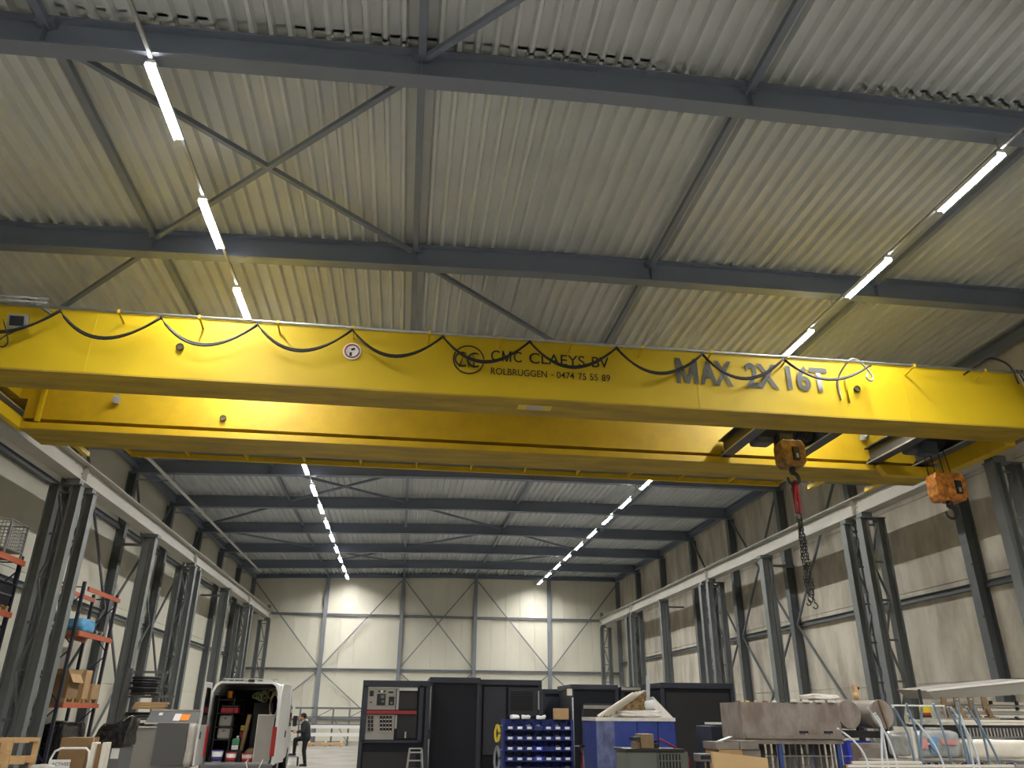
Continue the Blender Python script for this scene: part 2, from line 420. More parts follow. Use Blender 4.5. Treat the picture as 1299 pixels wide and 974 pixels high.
def single(xc, s, y, label, group):
    t = thing('crane_column', label, 'crane column', (xc, y, 0), 0, group)
    zt = ZBm-0.10
    MB().ibeam((-s*0.02, 0, 0.03), (-s*0.02, 0, zt), 0.30, 0.40, 0.022, 0.014, up=(1,0,0)).build('post', m_crcol, t)
    MB().box(-0.3, 0.3, -0.25, 0.25, 0, 0.03).build('base_plate', m_crcol, t)
    MB().box(-0.24, 0.24, -0.17, 0.17, zt, ZBm-0.003).build('cap', m_crcol, t)
    MB().beam((-s*0.22, 0, ZBm-0.35), (-s*1.12, 0, ZBm-0.35), 0.08, 0.08).build('wall_tie', m_crcol, t)
    MB().tube([(0.03, -0.157, 0.3), (0.035, -0.16, 2.6), (0.06, -0.16, 3.4), (0.03, -0.16, 4.6), (0.04, -0.16, 6.8)], 0.012, 6).build('cable', m_rubber, t)
for xc, s, nm in ((-8.62, 1, 'cream'), (13.09, -1, 'concrete')):
    for n_, y in (('third', 20.75), ('second', 32.75), ('first', 44.85)):
        for d, w_ in ((-0.44, 'farther from'), (0.44, 'nearer to')):
            ladder(xc, s, y+d, 'grey lattice column %s the end wall, of the %s pair along the %s wall' % (w_, n_, nm), 'paired lattice columns along the %s wall' % nm)
    ladder(xc, s, 51.6, 'lone grey lattice column under the end of the runway by the %s wall' % nm, None)
    ladder(xc, s, 14.95, 'grey lattice column standing under the yellow crane by the %s wall' % nm, None)
    for n_, y in (('second', 26.95), ('first', 39.0)):
        single(xc, s, y, '%s solid grey crane column from the end wall, by the %s wall' % (n_, nm), 'solid crane columns along the %s wall' % nm)

# ------------------------------------------------------------------ overhead crane
GY0, GY1, G2Y0, G2Y1 = 13.16, 13.98, 16.36, 17.42
GX0, GX1 = -8.30, 12.74
GZ0, GZ1 = 7.10, 8.36
crane = thing('overhead_crane', 'yellow double girder overhead crane spanning the hall', 'crane', (2.2, 15, 7.1))
def cpart(b, name, mt, parent=None, bevel=0):
    o = b.build(name, mt, None, bevel=bevel)
    par = parent or crane
    o.parent = par
    o.location = -Vector(crane.location) if par is crane else (0, 0, 0)
    return o
b = MB(); b.box(GX0, GX1, GY0, GY1, GZ0+0.03, GZ1-0.03)
b.box(GX0, GX1, GY0-0.02, GY1+0.02, GZ1-0.03, GZ1)
for x0, x1 in ((GX0-0.6, GX0), (GX1, GX1+0.6)): b.box(x0, x1, GY0, GY1, 7.78, GZ1-0.03)
g1 = cpart(b, 'girder', m_yel)
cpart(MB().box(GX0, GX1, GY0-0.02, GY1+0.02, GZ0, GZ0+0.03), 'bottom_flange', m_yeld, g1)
b = MB(); b.box(GX0, GX1, G2Y0+0.30, G2Y1, 7.115, 8.33)
b.cur = 0
b.box(GX0, GX1, G2Y0-0.03, G2Y0+0.30, 7.115, 7.25); b.box(GX0, GX1, G2Y0, G2Y0+0.30, 7.34, 8.33)
b.box(GX0, GX1, G2Y0-0.03, G2Y1+0.02, 8.33, 8.36)
for x0, x1 in ((GX0-0.6, GX0), (GX1, GX1+0.6)): b.box(x0, x1, G2Y0, G2Y1, 7.78, 8.33)
# haunch at the right end where the girder runs into the end carriage
b.prism([(0,0),(1.35,0),(1.35,0.32),(0.25,0.32),(0,0.16)][::-1], (GX1-1.36, G2Y0-0.26, 7.02), (GX1-1.36, G2Y0+0.0, 7.02)) if False else None
g2 = cpart(b, 'girder', m_yel2)
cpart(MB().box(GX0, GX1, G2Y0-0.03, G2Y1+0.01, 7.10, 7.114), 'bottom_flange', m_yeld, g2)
hb = MB(); P = [(11.0,7.19),(11.2,6.95),(12.59,6.95),(12.59,7.19)]
hb._add([(x, G2Y0-0.22, z) for x, z in P]+[(x, G2Y0-0.031, z) for x, z in P], [(0,1,2,3),(7,6,5,4)]+[(i, i+4, (i+1) % 4+4, (i+1) % 4) for i in range(4)])
cpart(hb, 'haunch', m_yel2)
sb = MB(); sb.box(-8.02, -7.94, G2Y0-0.10, G2Y0, 7.26, 8.3); cpart(sb, 'end_stiffener', m_yel)
# lower end carriages, seen beside the runways, and wheel boxes over the rails
lb = MB(); lb.box(-8.44, -8.30, GY1+0.03, G2Y0+0.25, 7.12, 7.35); cpart(lb, 'end_carriage', m_yel)
rb = MB(); rb.box(12.60, 12.86, GY1+0.03, G2Y0-0.23, 7.03, 7.45); cpart(rb, 'end_carriage', m_yel2)
for xc in (-8.67, 13.14):
    tb = MB(); tb.box(xc-0.2, xc+0.2, 12.6, 18.0, 7.80, 8.25)
    o = cpart(tb, 'wheel_carriage', m_yel)
    for yy in (13.0, 17.6):
        wbm = MB().cyl((xc-0.05, yy, 7.69+0.17), (xc+0.05, yy, 7.69+0.17), 0.17, 20); cpart(wbm, 'wheel', m_col, o)
# walkway behind the rear girder
wk = MB(); wk.box(GX0+0.4, GX1-0.6, G2Y1+0.02, G2Y1+0.62, 7.24, 7.28); cpart(wk, 'walkway_plate', m_col)
we = MB(); we.box(-6.6, 9.4, G2Y1+0.62, G2Y1+0.68, 7.12, 7.24); cpart(we, 'walkway_edge', m_yel2)
x = -6.6
while x < 9.5:
    wbk = MB(); wbk.box(x-0.025, x+0.025, G2Y1+0.02, G2Y1+0.62, 7.16, 7.235); cpart(wbk, 'walkway_bracket', m_yel); x += 1.33
for x in (-7.6, 10.3, 11.9):
    wbk = MB(); wbk.box(x-0.05, x+0.05, G2Y1+0.02, G2Y1+0.75, 7.10, 7.2); cpart(wbk, 'walkway_bracket', m_yel)
# round ports, devices, tape
m_port = mat('port_dark', (70, 62, 30), 0.6)
for u, v, par, yy in ((229, 441, g1, GY0), (1086, 494, g1, GY0), (283.5, 531, g2, G2Y0)):
    p = atY(u, v, yy)
    pb = MB().cyl((p.x, yy+0.01, p.z), (p.x, yy-0.05, p.z), 0.062, 16); pb.torus((p.x, yy-0.05, p.z), 0.058, 0.014, (0,1,0), 16, 6)
    cpart(pb, 'port', m_port, par)
for u, v in ((150, 509), (1093, 556)):
    p = atY(u, v, G2Y0)
    sbx = MB().cbox((p.x, G2Y0-0.11, p.z), (0.13, 0.14, 0.17), rz=0.4, rx=0.3); sbx.tube([(p.x, G2Y0-0.05, p.z+0.08), (p.x-0.05, G2Y0-0.05, p.z+0.2), (p.x-0.02, G2Y0-0.02, p.z+0.35)], 0.012, 6)
    sbx.cyl((p.x, G2Y0-0.18, p.z-0.02), (p.x+0.02, G2Y0-0.22, p.z-0.05), 0.06, 12)
    cpart(sbx, 'proximity_sensor', m_galv, g2)
p = atZ(678, 517, GZ0)
m_tape = mat('tape_yellow', (210, 190, 60), 0.5)
tp = MB().box(p.x-0.33, p.x+0.33, p.y-0.12, p.y+0.12, GZ0-0.006, GZ0-0.001); cpart(tp, 'tape', m_tape, g1)
tp = MB().box(p.x-0.16, p.x+0.16, p.y-0.09, p.y+0.09, GZ0-0.014, GZ0-0.006); cpart(tp, 'reflector_plate', m_alu, g1)
for xx in (-5.9, 5.45, 9.9):     # weld seams on the front web
    cpart(MB().box(xx-0.012, xx+0.012, GY0-0.008, GY0, GZ0+0.04, GZ1-0.05), 'weld_seam', m_yel, g1)
# lettering on the front girder
def gtext(words, u0, v0, vtop, mt, offset, stroke=0.16):
    a = atY(u0, v0, GY0-0.024); ht = atY(u0, vtop, GY0-0.024).z-a.z
    for wd, ua, ub in words:
        x0 = atY(ua, v0+(ua-u0)*0.061, GY0-0.024).x; x1 = atY(ub, v0+(ub-u0)*0.061, GY0-0.024).x
        if wd == 'M':
            st = (x1-x0)*stroke; b = MB(); y0 = GY0-0.024; z0, z1 = a.z, a.z+ht; xm = (x0+x1)/2
            def quad(p, q, r, t): e = y0-0.0012*len(b.f); b._add([(p[0], e, p[1]), (q[0], e, q[1]), (r[0], e, r[1]), (t[0], e, t[1])], [(0, 1, 2, 3)])
            quad((x0, z0), (x0+st, z0), (x0+st, z1), (x0, z1)); quad((x1-st, z0), (x1, z0), (x1, z1), (x1-st, z1))
            quad((xm-st*0.5, z0), (xm+st*0.5, z0), (x0+st*1.1, z1), (x0, z1)); quad((xm-st*0.5, z0), (xm+st*0.5, z0), (x1, z1), (x1-st*1.1, z1))
            o = b.build('lettering', mt, g1); continue
        if wd == '-': cpart(MB().box(x0, x1, GY0-0.024, GY0-0.021, a.z+ht*0.38, a.z+ht*0.5), 'lettering', mt, g1)
        else: text_mesh(wd, ht, mt, 'lettering', g1, (x0, GY0-0.024, a.z), None, width=x1-x0, offset=offset)
gtext((('C', 622.8, 634), ('M', 636.7, 648.5), ('C', 651.8, 662), ('CLAEYS', 671.4, 742), ('BV', 751.2, 772.5)), 622.8, 457.5, 444, m_letter, 0.004)
gtext((('ROLBRUGGEN', 622.5, 694), ('-', 699.5, 702.5), ('0474', 706.3, 728.5), ('75', 733.7, 743.9), ('55', 748.5, 758.6), ('89', 763.6, 774.3)), 622.5, 474.5, 466, m_letter, 0.006)
gtext((('M', 858.9, 886.8), ('AX', 889.6, 931), ('2X', 948, 988.8), ('16T', 1000.3, 1053.2)), 859, 485.5, 454, m_letter2, 0.03, 0.19)
p = atY(594.5, 456, GY0-0.03); R0 = 0.5*(atY(614.5, 456, GY0).x-atY(574.5, 456, GY0).x)
lg = MB(); lg.torus((p.x, GY0-0.03, p.z), R0*0.96, 0.013, (0,1,0), 40, 6)
def arc(cx, cz, r, a0, a1): return [(cx+r*math.cos(math.radians(a0+(a1-a0)*i/14)), GY0-0.03, cz+r*math.sin(math.radians(a0+(a1-a0)*i/14))) for i in range(15)]
rr = R0*0.52
lg.tube(arc(p.x-R0*0.38, p.z, rr*0.9, 60, 300), 0.016, 6); lg.tube(arc(p.x+R0*0.42, p.z, rr*0.9, 60, 300), 0.016, 6)
z_, h_ = p.z, R0*0.52
lg.tube([(p.x-R0*0.56, GY0-0.03, z_-h_), (p.x-R0*0.3, GY0-0.03, z_+h_), (p.x, GY0-0.03, z_-h_), (p.x+R0*0.32, GY0-0.03, z_+h_), (p.x+R0*0.34, GY0-0.03, z_-h_)], 0.017, 6)
cpart(lg, 'logo', m_letter, g1)
p = atY(446.7, 445.4, GY0-0.025); r0 = 0.5*(atY(457, 445, GY0).x-atY(436, 445, GY0).x)
m_red = mat('sign_red', (165, 30, 30), 0.4)
sg = cpart(MB().cyl((p.x, GY0-0.021, p.z), (p.x, GY0-0.030, p.z), r0*1.12, 28), 'warning_sign', m_white, g1)
rg = MB(); rg.torus((p.x, GY0-0.034, p.z), r0*0.86, 0.014, (0,1,0), 32, 6); o = rg.build('sign_ring', m_red, crane); o.location = -Vector(crane.location)
pg = MB(); pg.cbox((p.x+0.015, GY0-0.033, p.z+0.04), (0.07, 0.006, 0.045), ry=-0.4); pg.cbox((p.x-0.02, GY0-0.033, p.z-0.065), (0.045, 0.006, 0.075)); o = pg.build('sign_pictogram', m_letter, crane); o.location = -Vector(crane.location)
# festoon: tube rail, stand-offs, cable loops
FY = GY0-0.32
RZ = atY(650, 429.3, FY).z
def spline(pts, n=6):
    P = [Vector(p) for p in pts]; P = [P[0]*2-P[1]]+P+[P[-1]*2-P[-2]]; out = []
    for i in range(1, len(P)-2):
        for k in range(n):
            t = k/n; out.append(0.5*((2*P[i])+(P[i+1]-P[i-1])*t+(2*P[i-1]-5*P[i]+4*P[i+1]-P[i+2])*t*t+(3*P[i]-P[i-1]-3*P[i+1]+P[i+2])*t*t*t))
    return out+[P[-2]]
cpart(MB().cyl((-8.5, FY, RZ), (12.9, FY, RZ), 0.028, 10), 'festoon_rail', m_galv)
for u in (148, 251, 351, 447, 544, 636, 725, 815, 903, 1000, 1160, 1250):
    p = atY(u, 400+u*0.058, FY)
    sbk = MB(); sbk.beam((p.x, GY0, 8.14), (p.x, FY, RZ-0.01), 0.035, 0.02); sbk.box(p.x-0.022, p.x+0.022, FY-0.03, FY+0.03, RZ-0.035, RZ+0.035)
    cpart(sbk, 'rail_bracket', m_yel)
peaks = [(-62, 386), (76, 394), (204, 402.7), (326.7, 411.7), (447, 418), (562, 426.7), (672, 433), (782, 441), (891, 449), (994, 455), (1104, 463)]
for i in range(len(peaks)-1):
    a = atY(*peaks[i], FY); c = atY(*peaks[i+1], FY); sag = 0.50 if i < 9 else 0.40
    for k, off in enumerate((0.0, 0.03)):
        pts = []
        for j in range(17):
            t = j/16; z = a.z+(c.z-a.z)*t - sag*(1-off*3)*(1-(2*t-1)**2)*(1-0.25*(t-0.5))
            pts.append((a.x+(c.x-a.x)*t, FY-0.01+off, z))
        cpart(MB().tube(pts, 0.021, 8), 'festoon_cable', m_rubber)
    cl = MB().box(c.x-0.014, c.x+0.014, FY-0.02, FY+0.03, c.z-0.03, max(RZ, c.z+0.01)); cpart(cl, 'cable_carrier', m_col)
# hose arch near the right end and the bundle on the girder end
a = atY(1072, 474, FY); pts = [(a.x, GY0-0.03, a.z-0.45), (a.x, GY0-0.05, a.z), (a.x+0.12, FY, a.z+0.28), (a.x+0.3, FY, a.z+0.33), (a.x+0.47, FY, a.z+0.18), (a.x+0.58, FY, a.z-0.02), (a.x+0.53, FY, a.z-0.12), (a.x+0.45, FY, a.z-0.05), (a.x+0.5, FY, a.z+0.05)]
cpart(MB().tube(spline(pts), 0.022, 8), 'hose', m_galv)
cpart(MB().tube([(a.x+0.17, GY0-0.03, a.z-0.5), (a.x+0.16, GY0-0.05, a.z+0.05)], 0.022, 8), 'hose', m_yel2)
a = atY(1235, 468, FY); pts = [(a.x, GY0-0.02, a.z), (a.x+0.3, FY, a.z+0.22), (a.x+0.55, FY, a.z+0.27), (a.x+0.8, FY-0.05, a.z+0.1), (a.x+0.9, FY-0.05, a.z-0.3)]
cpart(MB().tube(spline(pts), 0.02, 8), 'hose', m_rubber)
for i in range(6):
    x0 = 12.28+0.05*i
    cpart(MB().tube(spline([(x0, FY+0.05, 8.30), (x0+0.03, FY, 8.1-0.03*i), (x0+0.05+0.02*i, FY-0.03, 7.8), (x0+0.07, FY, 7.45-0.05*i), (x0+0.22, FY+0.04, 7.32)]), 0.018, 8), 'hose', m_rubber if i % 2 else m_galv)
# control box at the left end
p = atY(20, 404, FY)
cb = MB(); cb.cbox((p.x, GY0-0.22, p.z), (0.32, 0.10, 0.24), rx=0.35); o = cpart(cb, 'floodlight', m_galv)
cpart(MB().cbox((p.x+0.0, GY0-0.275, p.z-0.02), (0.23, 0.02, 0.17), rx=0.35), 'floodlight_glass', m_black, o)
cpart(MB().beam((p.x, GY0-0.18, p.z), (p.x, GY0-0.005, p.z+0.02), 0.06, 0.05), 'floodlight_arm', m_galv, o)
for dz in (0.09, 0.17):
    cpart(MB().cyl((-8.6, FY+0.02, RZ+dz), (-6.65, FY+0.02, RZ+dz), 0.022, 8), 'conduit', m_galv)
p = atY(45, 391, FY); cpart(MB().beam((p.x-0.2, FY+0.02, RZ+0.18), (p.x+0.12, GY0-0.01, 8.25), 0.05, 0.05), 'conduit_bracket', m_col)
p = atY(4, 432, FY)
cpart(MB().tube(spline([(p.x-0.1, FY, p.z+0.4), (p.x+0.02, FY, p.z+0.15), (p.x+0.09, FY-0.02, p.z-0.05), (p.x+0.02, FY-0.02, p.z-0.13), (p.x-0.06, FY-0.02, p.z-0.04), (p.x+0.04, FY, p.z+0.12), (p.x+0.3, FY, p.z+0.3)]), 0.012, 6), 'loose_cable', m_rubber)

# ------------------------------------------------------------------ hoist trolleys and hooks
m_hook = mat('hook_block_orange', (205, 130, 40), 0.5, 0, 0, 9, rgb2=(120, 72, 26))
m_hookd = mat('hook_block_dirty', (150, 106, 30), 0.6, 0, 0, 9, rgb2=(78, 56, 24))
m_iron = mat('dark_iron', (44, 44, 44), 0.45, 0.4, 0.2, 8)
m_bluegrey = mat('motor_blue_grey', (58, 70, 86), 0.45)
m_trol = mat('trolley_dark', (52, 56, 62), 0.45, 0, 0.15, 4)
def trolley(x0, x1, label, blue):
    t = thing('hoist_trolley', label, 'hoist trolley', ((x0+x1)/2, 15.1, 7.2))
    L = (x1-x0)/2
    for sx in (-L, L):
        MB().ibeam((sx, GY1+0.06-15.1, 0.24), (sx, G2Y0-0.05-15.1, 0.24), 0.26, 0.40, 0.03, 0.02).build('cross_beam', m_trol, t)
        MB().beam((sx-0.14, GY1+0.06-15.1, 0.05), (sx-0.14, G2Y0-0.05-15.1, 0.05), 0.02, 0.03).build('edge_strip', m_galv, t)
        for ye in (GY1+0.13-15.1, G2Y0-0.13-15.1):
            MB().cyl((sx-0.09, ye, 0.08), (sx+0.09, ye, 0.08), 0.075, 16).build('wheel', m_iron, t)
    for yy in (-0.55, 0.55): MB().beam((-L, yy, 0.36), (L, yy, 0.36), 0.16, 0.2).build('long_beam', m_trol, t)
    d = MB().cyl((-L+0.25, -0.05, 0.35), (L-0.25, -0.05, 0.35), 0.27, 24)
    for k in range(14): d.torus((-L+0.3+k*(2*L-0.6)/13, -0.05, 0.35), 0.275, 0.012, (1,0,0), 20, 5)
    d.build('rope_drum', m_iron, t)
    MB().cyl((L-0.45, 0.35, 0.28), (L-0.05, 0.35, 0.28), 0.17, 16).build('motor', m_bluegrey, t)
    MB().cbox((-0.05, -0.1, 0.02), (0.34, 0.30, 0.30)).build('gearbox', m_bluegrey if blue else m_trol, t, bevel=0.02)
    MB().cbox((-L+0.42, 0.1, 0.15), (0.45, 0.5, 0.32)).build('equipment_case', m_trol, t, bevel=0.08)
    return t
t1 = trolley(7.25, 8.98, 'dark steel hoist trolley carrying the hook with the chain sling', False)
t2 = trolley(10.95, 12.15, 'dark steel hoist trolley at the end of the crane with the bare hook', True)
def hook_block(t, top, w_, h_, mt, yoff=-0.2, xoff=0.0, double=False):
    """hangs below its trolley; local coordinates of the trolley"""
    z1 = top-7.2; z0 = z1-h_
    hb = MB()
    def cheek(xc, wd, dy):
        pl = [(-wd*0.34, -h_/2), (wd*0.34, -h_/2), (wd/2, -h_*0.3), (wd*0.5, h_*0.32), (wd*0.38, h_/2), (-wd*0.38, h_/2), (-wd*0.5, h_*0.32), (-wd/2, -h_*0.3)]
        hb.prism(pl[::-1], (xc, yoff-dy/2, (z0+z1)/2), (xc, yoff+dy/2, (z0+z1)/2))
    if double: cheek(xoff-w_*0.26, w_*0.40, 0.34); cheek(xoff+w_*0.17, w_*0.62, 0.40)
    else: cheek(xoff, w_, 0.36)
    body = hb.build('hook_block', mt, t, bevel=0.025)
    fx = xoff+(w_*0.17 if double else 0.02)
    MB().box(fx-0.05, fx+0.09, yoff-0.235, yoff-0.17, (z0+z1)/2-h_*0.28, (z0+z1)/2+h_*0.2).build('sheave_slot', m_black, body)
    MB().box(fx-0.005, fx+0.05, yoff-0.245, yoff-0.20, (z0+z1)/2-h_*0.22, (z0+z1)/2-h_*0.06).build('sheave_pin', m_galv, body)
    hk = MB(); hk.cyl((xoff, yoff, z0+0.02), (xoff, yoff, z0-0.10), 0.07, 14)
    pts = [(xoff, yoff, z0-0.08)]
    for i in range(16):
        a = math.radians(95-i*19); pts.append((xoff+0.125*math.cos(a), yoff, z0-0.24+0.13*math.sin(a)))
    hk.tube(pts, 0.03, 8, rs=[0.045]+[0.05-0.0016*i for i in range(16)])
    hk.build('hook', m_iron, body)
    for sx in ((-0.42, 0.42) if not double else (-0.42, -0.18, 0.12, 0.36)):
        MB().cyl((xoff+sx*w_, yoff+0.05, z1-0.12), (xoff+sx*w_*0.8, -0.05, 0.35), 0.011, 6).build('rope', m_iron, t)
    return z0-0.24+7.2
hz1 = hook_block(t1, 7.18, 0.56, 0.60, m_hookd)
hz2 = hook_block(t2, 6.60, 0.74, 0.62, m_hook, xoff=0.12, double=True)
# chain sling with red round sling on the first hook
hx, hy = 8.115, 14.9
sl = thing('chain_sling', 'black chain sling on a red webbing loop hanging from the hook', 'chain sling', (hx, hy, hz1-0.10))
m_redsl = mat('sling_red', (150, 40, 42), 0.8, 0, 0.3, 20)
for dx in (-0.045, 0.045):
    MB().tube([(dx*0.2, -0.05, 0.04), (dx*0.4, -0.07, -0.1), (dx, -0.03, -0.4), (dx*0.8, 0, -0.66)], 0.03, 8).build('webbing', m_redsl, sl)
    MB().tube([(dx*0.2, 0.05, 0.04), (dx*0.4, 0.07, -0.1), (dx+0.02, 0.03, -0.4), (dx*0.8, 0, -0.66)], 0.028, 8).build('webbing', m_redsl, sl)
MB().torus((0, 0, -0.72), 0.075, 0.016, (0,1,0), 16, 6, sx=0.8).build('master_link', m_iron, sl)
def link_mesh():
    b = MB(); pts = []
    for i in range(12):
        a = 2*math.pi*i/12; pts.append((0.021*math.cos(a), 0, 0.022*math.sin(a)+(0.022 if math.sin(a) > 0 else -0.022)))
    b.tube(pts, 0.0085, 5, closed=True); return b
lk = link_mesh()
for si, (dx, dy, L) in enumerate(((-0.055, 0.0, 1.62), (0.02, 0.05, 1.52), (0.065, -0.02, 1.70), (0.0, -0.06, 1.42))):
    b = MB(); n = int(L/0.066)
    for i in range(n):
        z = -0.80-i*0.066; tt = i/n
        ox = dx*min(1, 0.5+tt)+0.012*math.sin(i*0.9+si); oy = dy+0.01*math.cos(i*0.7+si); rot = Matrix.Rotation(math.pi/2*(i % 2)+0.4*si, 3, 'Z')
        b._add([Vector(rot @ Vector(v))+Vector((ox, oy, z)) for v in lk.v], lk.f, True)
    ch = b.build('chain_strand', m_iron, sl)
    z = -0.80-n*0.066; pts = [(dx, dy, z+0.03), (dx, dy, z-0.03)]+[(dx+0.05*math.cos(math.radians(100-i*22)), dy, z-0.10+0.055*math.sin(math.radians(100-i*22))) for i in range(13)]
    MB().tube(pts, 0.012, 6).build('sling_hook', m_iron, ch)

# white pipe hung from the rafters near the cream wall
pp = thing('ceiling_pipe', 'white round pipe hung under the rafters near the cream wall', 'pipe', (-8.70, 36, 9.30))
MB().cyl((0, -14, 0), (0, 11.6, 0), 0.055, 12).build('pipe', m_white, pp)
for y in [Fk(k) for k in range(3, 9)]:
    MB().beam((0, y-36, 0.03), (0, y-36, zraf(-8.7)-9.30), 0.03, 0.012, up=(0,1,0)).build('hanger', m_galv, pp)
    MB().beam((-1.3, y-36, 0.07), (0.05, y-36, 0.07), 0.04, 0.04).build('support_arm', m_galv, pp)
#STAGE2
# ================================================================== things on the floor
m_orange = mat('rack_orange', (186, 92, 62), 0.5, 0, 0.1, 4)
m_navy = mat('rack_navy', (34, 36, 50), 0.5)
m_card = mat('cardboard', (178, 146, 104), 0.85, 0, 0.1, 5)
m_card2 = mat('cardboard_dark', (132, 104, 70), 0.85, 0, 0.12, 5)
m_wood = mat('light_wood', (196, 160, 112), 0.7, 0, 0.15, 6, (1, 1, 6))
m_pal = mat('pallet_wood', (170, 138, 96), 0.8, 0, 0.2, 6)
m_foil = mat('black_foil', (18, 18, 20), 0.10, 0, 0, 3, bump=0.9, bscale=7)
m_greyb = mat('cabinet_grey', (150, 146, 140), 0.5, 0, 0.05, 2)
m_greyd = mat('panel_grey', (98, 98, 98), 0.55)
m_film = mat('white_film', (214, 208, 200), 0.25, 0, 0.12, 7, bump=0.5, bscale=12)
m_van = mat('van_white', (222, 222, 220), 0.28, 0, 0.05, 1.5)
m_dark = mat('dark_interior', (34, 34, 36), 0.7)
m_encl = mat('enclosure_black', (22, 25, 34), 0.55, 0, 0.15, 1.2, spec=0.25)
m_encl2 = mat('enclosure_charcoal', (38, 42, 54), 0.5, 0, 0.1, 1.2)
m_bin = mat('bin_blue', (26, 44, 112), 0.4)
m_bin2 = mat('bin_bright_blue', (40, 60, 190), 0.4)
m_bluec = mat('crate_blue', (48, 66, 140), 0.35, 0, 0.25, 4, bump=0.3, bscale=6)
m_bluef = mat('crate_blue_film', (104, 112, 150), 0.25, 0, 0.4, 9, (1, 1, 0.5), bump=0.6, bscale=9)
m_foam = mat('foam_white', (222, 216, 202), 0.8, 0, 0.08, 8)
m_rust = mat('rusty_steel', (150, 140, 133), 0.6, 0.1, 0, 4, (1, 1, 0.5), rgb2=(118, 104, 95))
m_steelw = mat('weathered_steel', (140, 132, 122), 0.5, 0.4, 0.2, 5)
m_gmach = mat('machine_grey_green', (92, 96, 88), 0.5, 0, 0.15, 5)
m_redp = mat('red_plastic', (176, 36, 40), 0.4)
m_redd = mat('bar_dark_red', (138, 40, 46), 0.5)
m_green = mat('green_plastic', (60, 130, 90), 0.5)
m_yelp = mat('yellow_plastic', (214, 190, 50), 0.4)
m_orp = mat('orange_plastic', (240, 140, 30), 0.5)
m_hoseg = mat('hose_grey', (128, 132, 138), 0.5)
m_pipew = mat('tube_white', (214, 220, 226), 0.3)
m_pipeb = mat('tube_blue_grey', (112, 132, 150), 0.4)
m_brown = mat('bracket_brown', (124, 102, 72), 0.6, 0, 0.15, 6)
m_taill = mat('tail_light_red', (150, 24, 28), 0.2)
m_glass = mat('tinted_glass', (20, 24, 26), 0.08)
m_screen = mat('instrument_dark', (30, 32, 36), 0.2)
m_skin = mat('skin', (190, 142, 114), 0.6)
m_jack = mat('jacket_dark', (40, 40, 42), 0.8)
m_trou = mat('trousers_black', (24, 24, 27), 0.8)
m_hair = mat('hair_black', (18, 16, 15), 0.7)
m_fleece = mat('fleece_pale', (196, 190, 180), 0.9)
m_bluebag = mat('bag_blue', (90, 160, 205), 0.5, 0, 0.2, 10, bump=0.6, bscale=9)
m_straw = mat('straw', (150, 124, 84), 0.9, 0, 0, 14, rgb2=(84, 66, 44), bump=0.8, bscale=25)
m_board = mat('board_tan', (196, 164, 118), 0.75, 0, 0.06, 3)
m_bluest = mat('stand_blue', (52, 72, 128), 0.45)

def dims(u0, v0, u1, v1, Y):
    """world box of an image rectangle standing at depth Y"""
    um, vm = (u0+u1)/2, (v0+v1)/2
    return atY(u0, vm, Y).x, atY(u1, vm, Y).x, atY(um, v1, Y).z, atY(um, v0, Y).z
def crumple(b, amt, seed=1):
    r = random.Random(seed); b.v = [(x+r.uniform(-amt, amt), y+r.uniform(-amt, amt), z+r.uniform(-amt, amt)) for x, y, z in b.v]; return b
def grid_box(x0, x1, y0, y1, z0, z1, n=5):
    """box with subdivided faces sharing edges, for soft sheet goods"""
    b = MB(); idx = {}
    def vid(i, j, k):
        key = (i, j, k)
        if key not in idx: idx[key] = len(b.v); b.v.append((x0+(x1-x0)*i/n, y0+(y1-y0)*j/n, z0+(z1-z0)*k/n))
        return idx[key]
    def q(*c): b.f.append([vid(*t) for t in c]); b.mi.append(0); b.sm.append(True)
    for i in range(n):
        for j in range(n):
            q((i,j,0),(i,j+1,0),(i+1,j+1,0),(i+1,j,0)); q((i,j,n),(i+1,j,n),(i+1,j+1,n),(i,j+1,n))
            q((i,0,j),(i+1,0,j),(i+1,0,j+1),(i,0,j+1)); q((i,n,j),(i,n,j+1),(i+1,n,j+1),(i+1,n,j))
            q((0,i,j),(0,i,j+1),(0,i+1,j+1),(0,i+1,j)); q((n,i,j),(n,i+1,j),(n,i+1,j+1),(n,i,j+1))
    return b
def soft(b, name, mt, amt, seed, parent=None, loc=(0,0,0), z_keep=True):
    r = random.Random(seed); zmin = min(v[2] for v in b.v)
    b.v = [(x+r.uniform(-amt, amt), y+r.uniform(-amt, amt), z+(0 if z_keep and z-zmin < 1e-4 else r.uniform(-amt, amt))) for x, y, z in b.v]
    o = b.build(name, mt, parent, loc); md = o.modifiers.new('sub', 'SUBSURF'); md.levels = 1; md.render_levels = 1
    return o

# ------------------------------------------------------------------ pallet racks by the cream wall
def rack(yc, L, levels, H, label):
    t = thing('pallet_rack', label, 'rack', (-9.55, yc, 0))
    for sy in (-L/2, L/2):
        for sx in (-0.36, 0.36):
            MB().channel((sx-0.035, sy, 0.01), (sx-0.035, sy, H), 0.08, 0.09, 0.012, up=(0,1,0)).build('upright', m_navy, t)
            MB().box(sx-0.06, sx+0.06, sy-0.07, sy+0.07, 0, 0.012).build('foot_plate', m_navy, t)
        z = 0.3; k = 0
        while z+0.75 < H:
            a, c = (-0.33, 0.33) if k % 2 else (0.33, -0.33)
            MB().beam((a, sy, z), (c, sy, z+0.72), 0.03, 0.03).build('frame_brace', m_navy, t); z += 0.75; k += 1
        MB().beam((-0.33, sy, H-0.15), (0.33, sy, H-0.15), 0.03, 0.03).build('frame_brace', m_navy, t)
    for z in levels:
        for sx in (-0.37, 0.40):
            MB().box(sx-0.025, sx+0.025, -L/2+0.05, L/2-0.05, z-0.12, z).build('beam', m_orange, t)
    return t
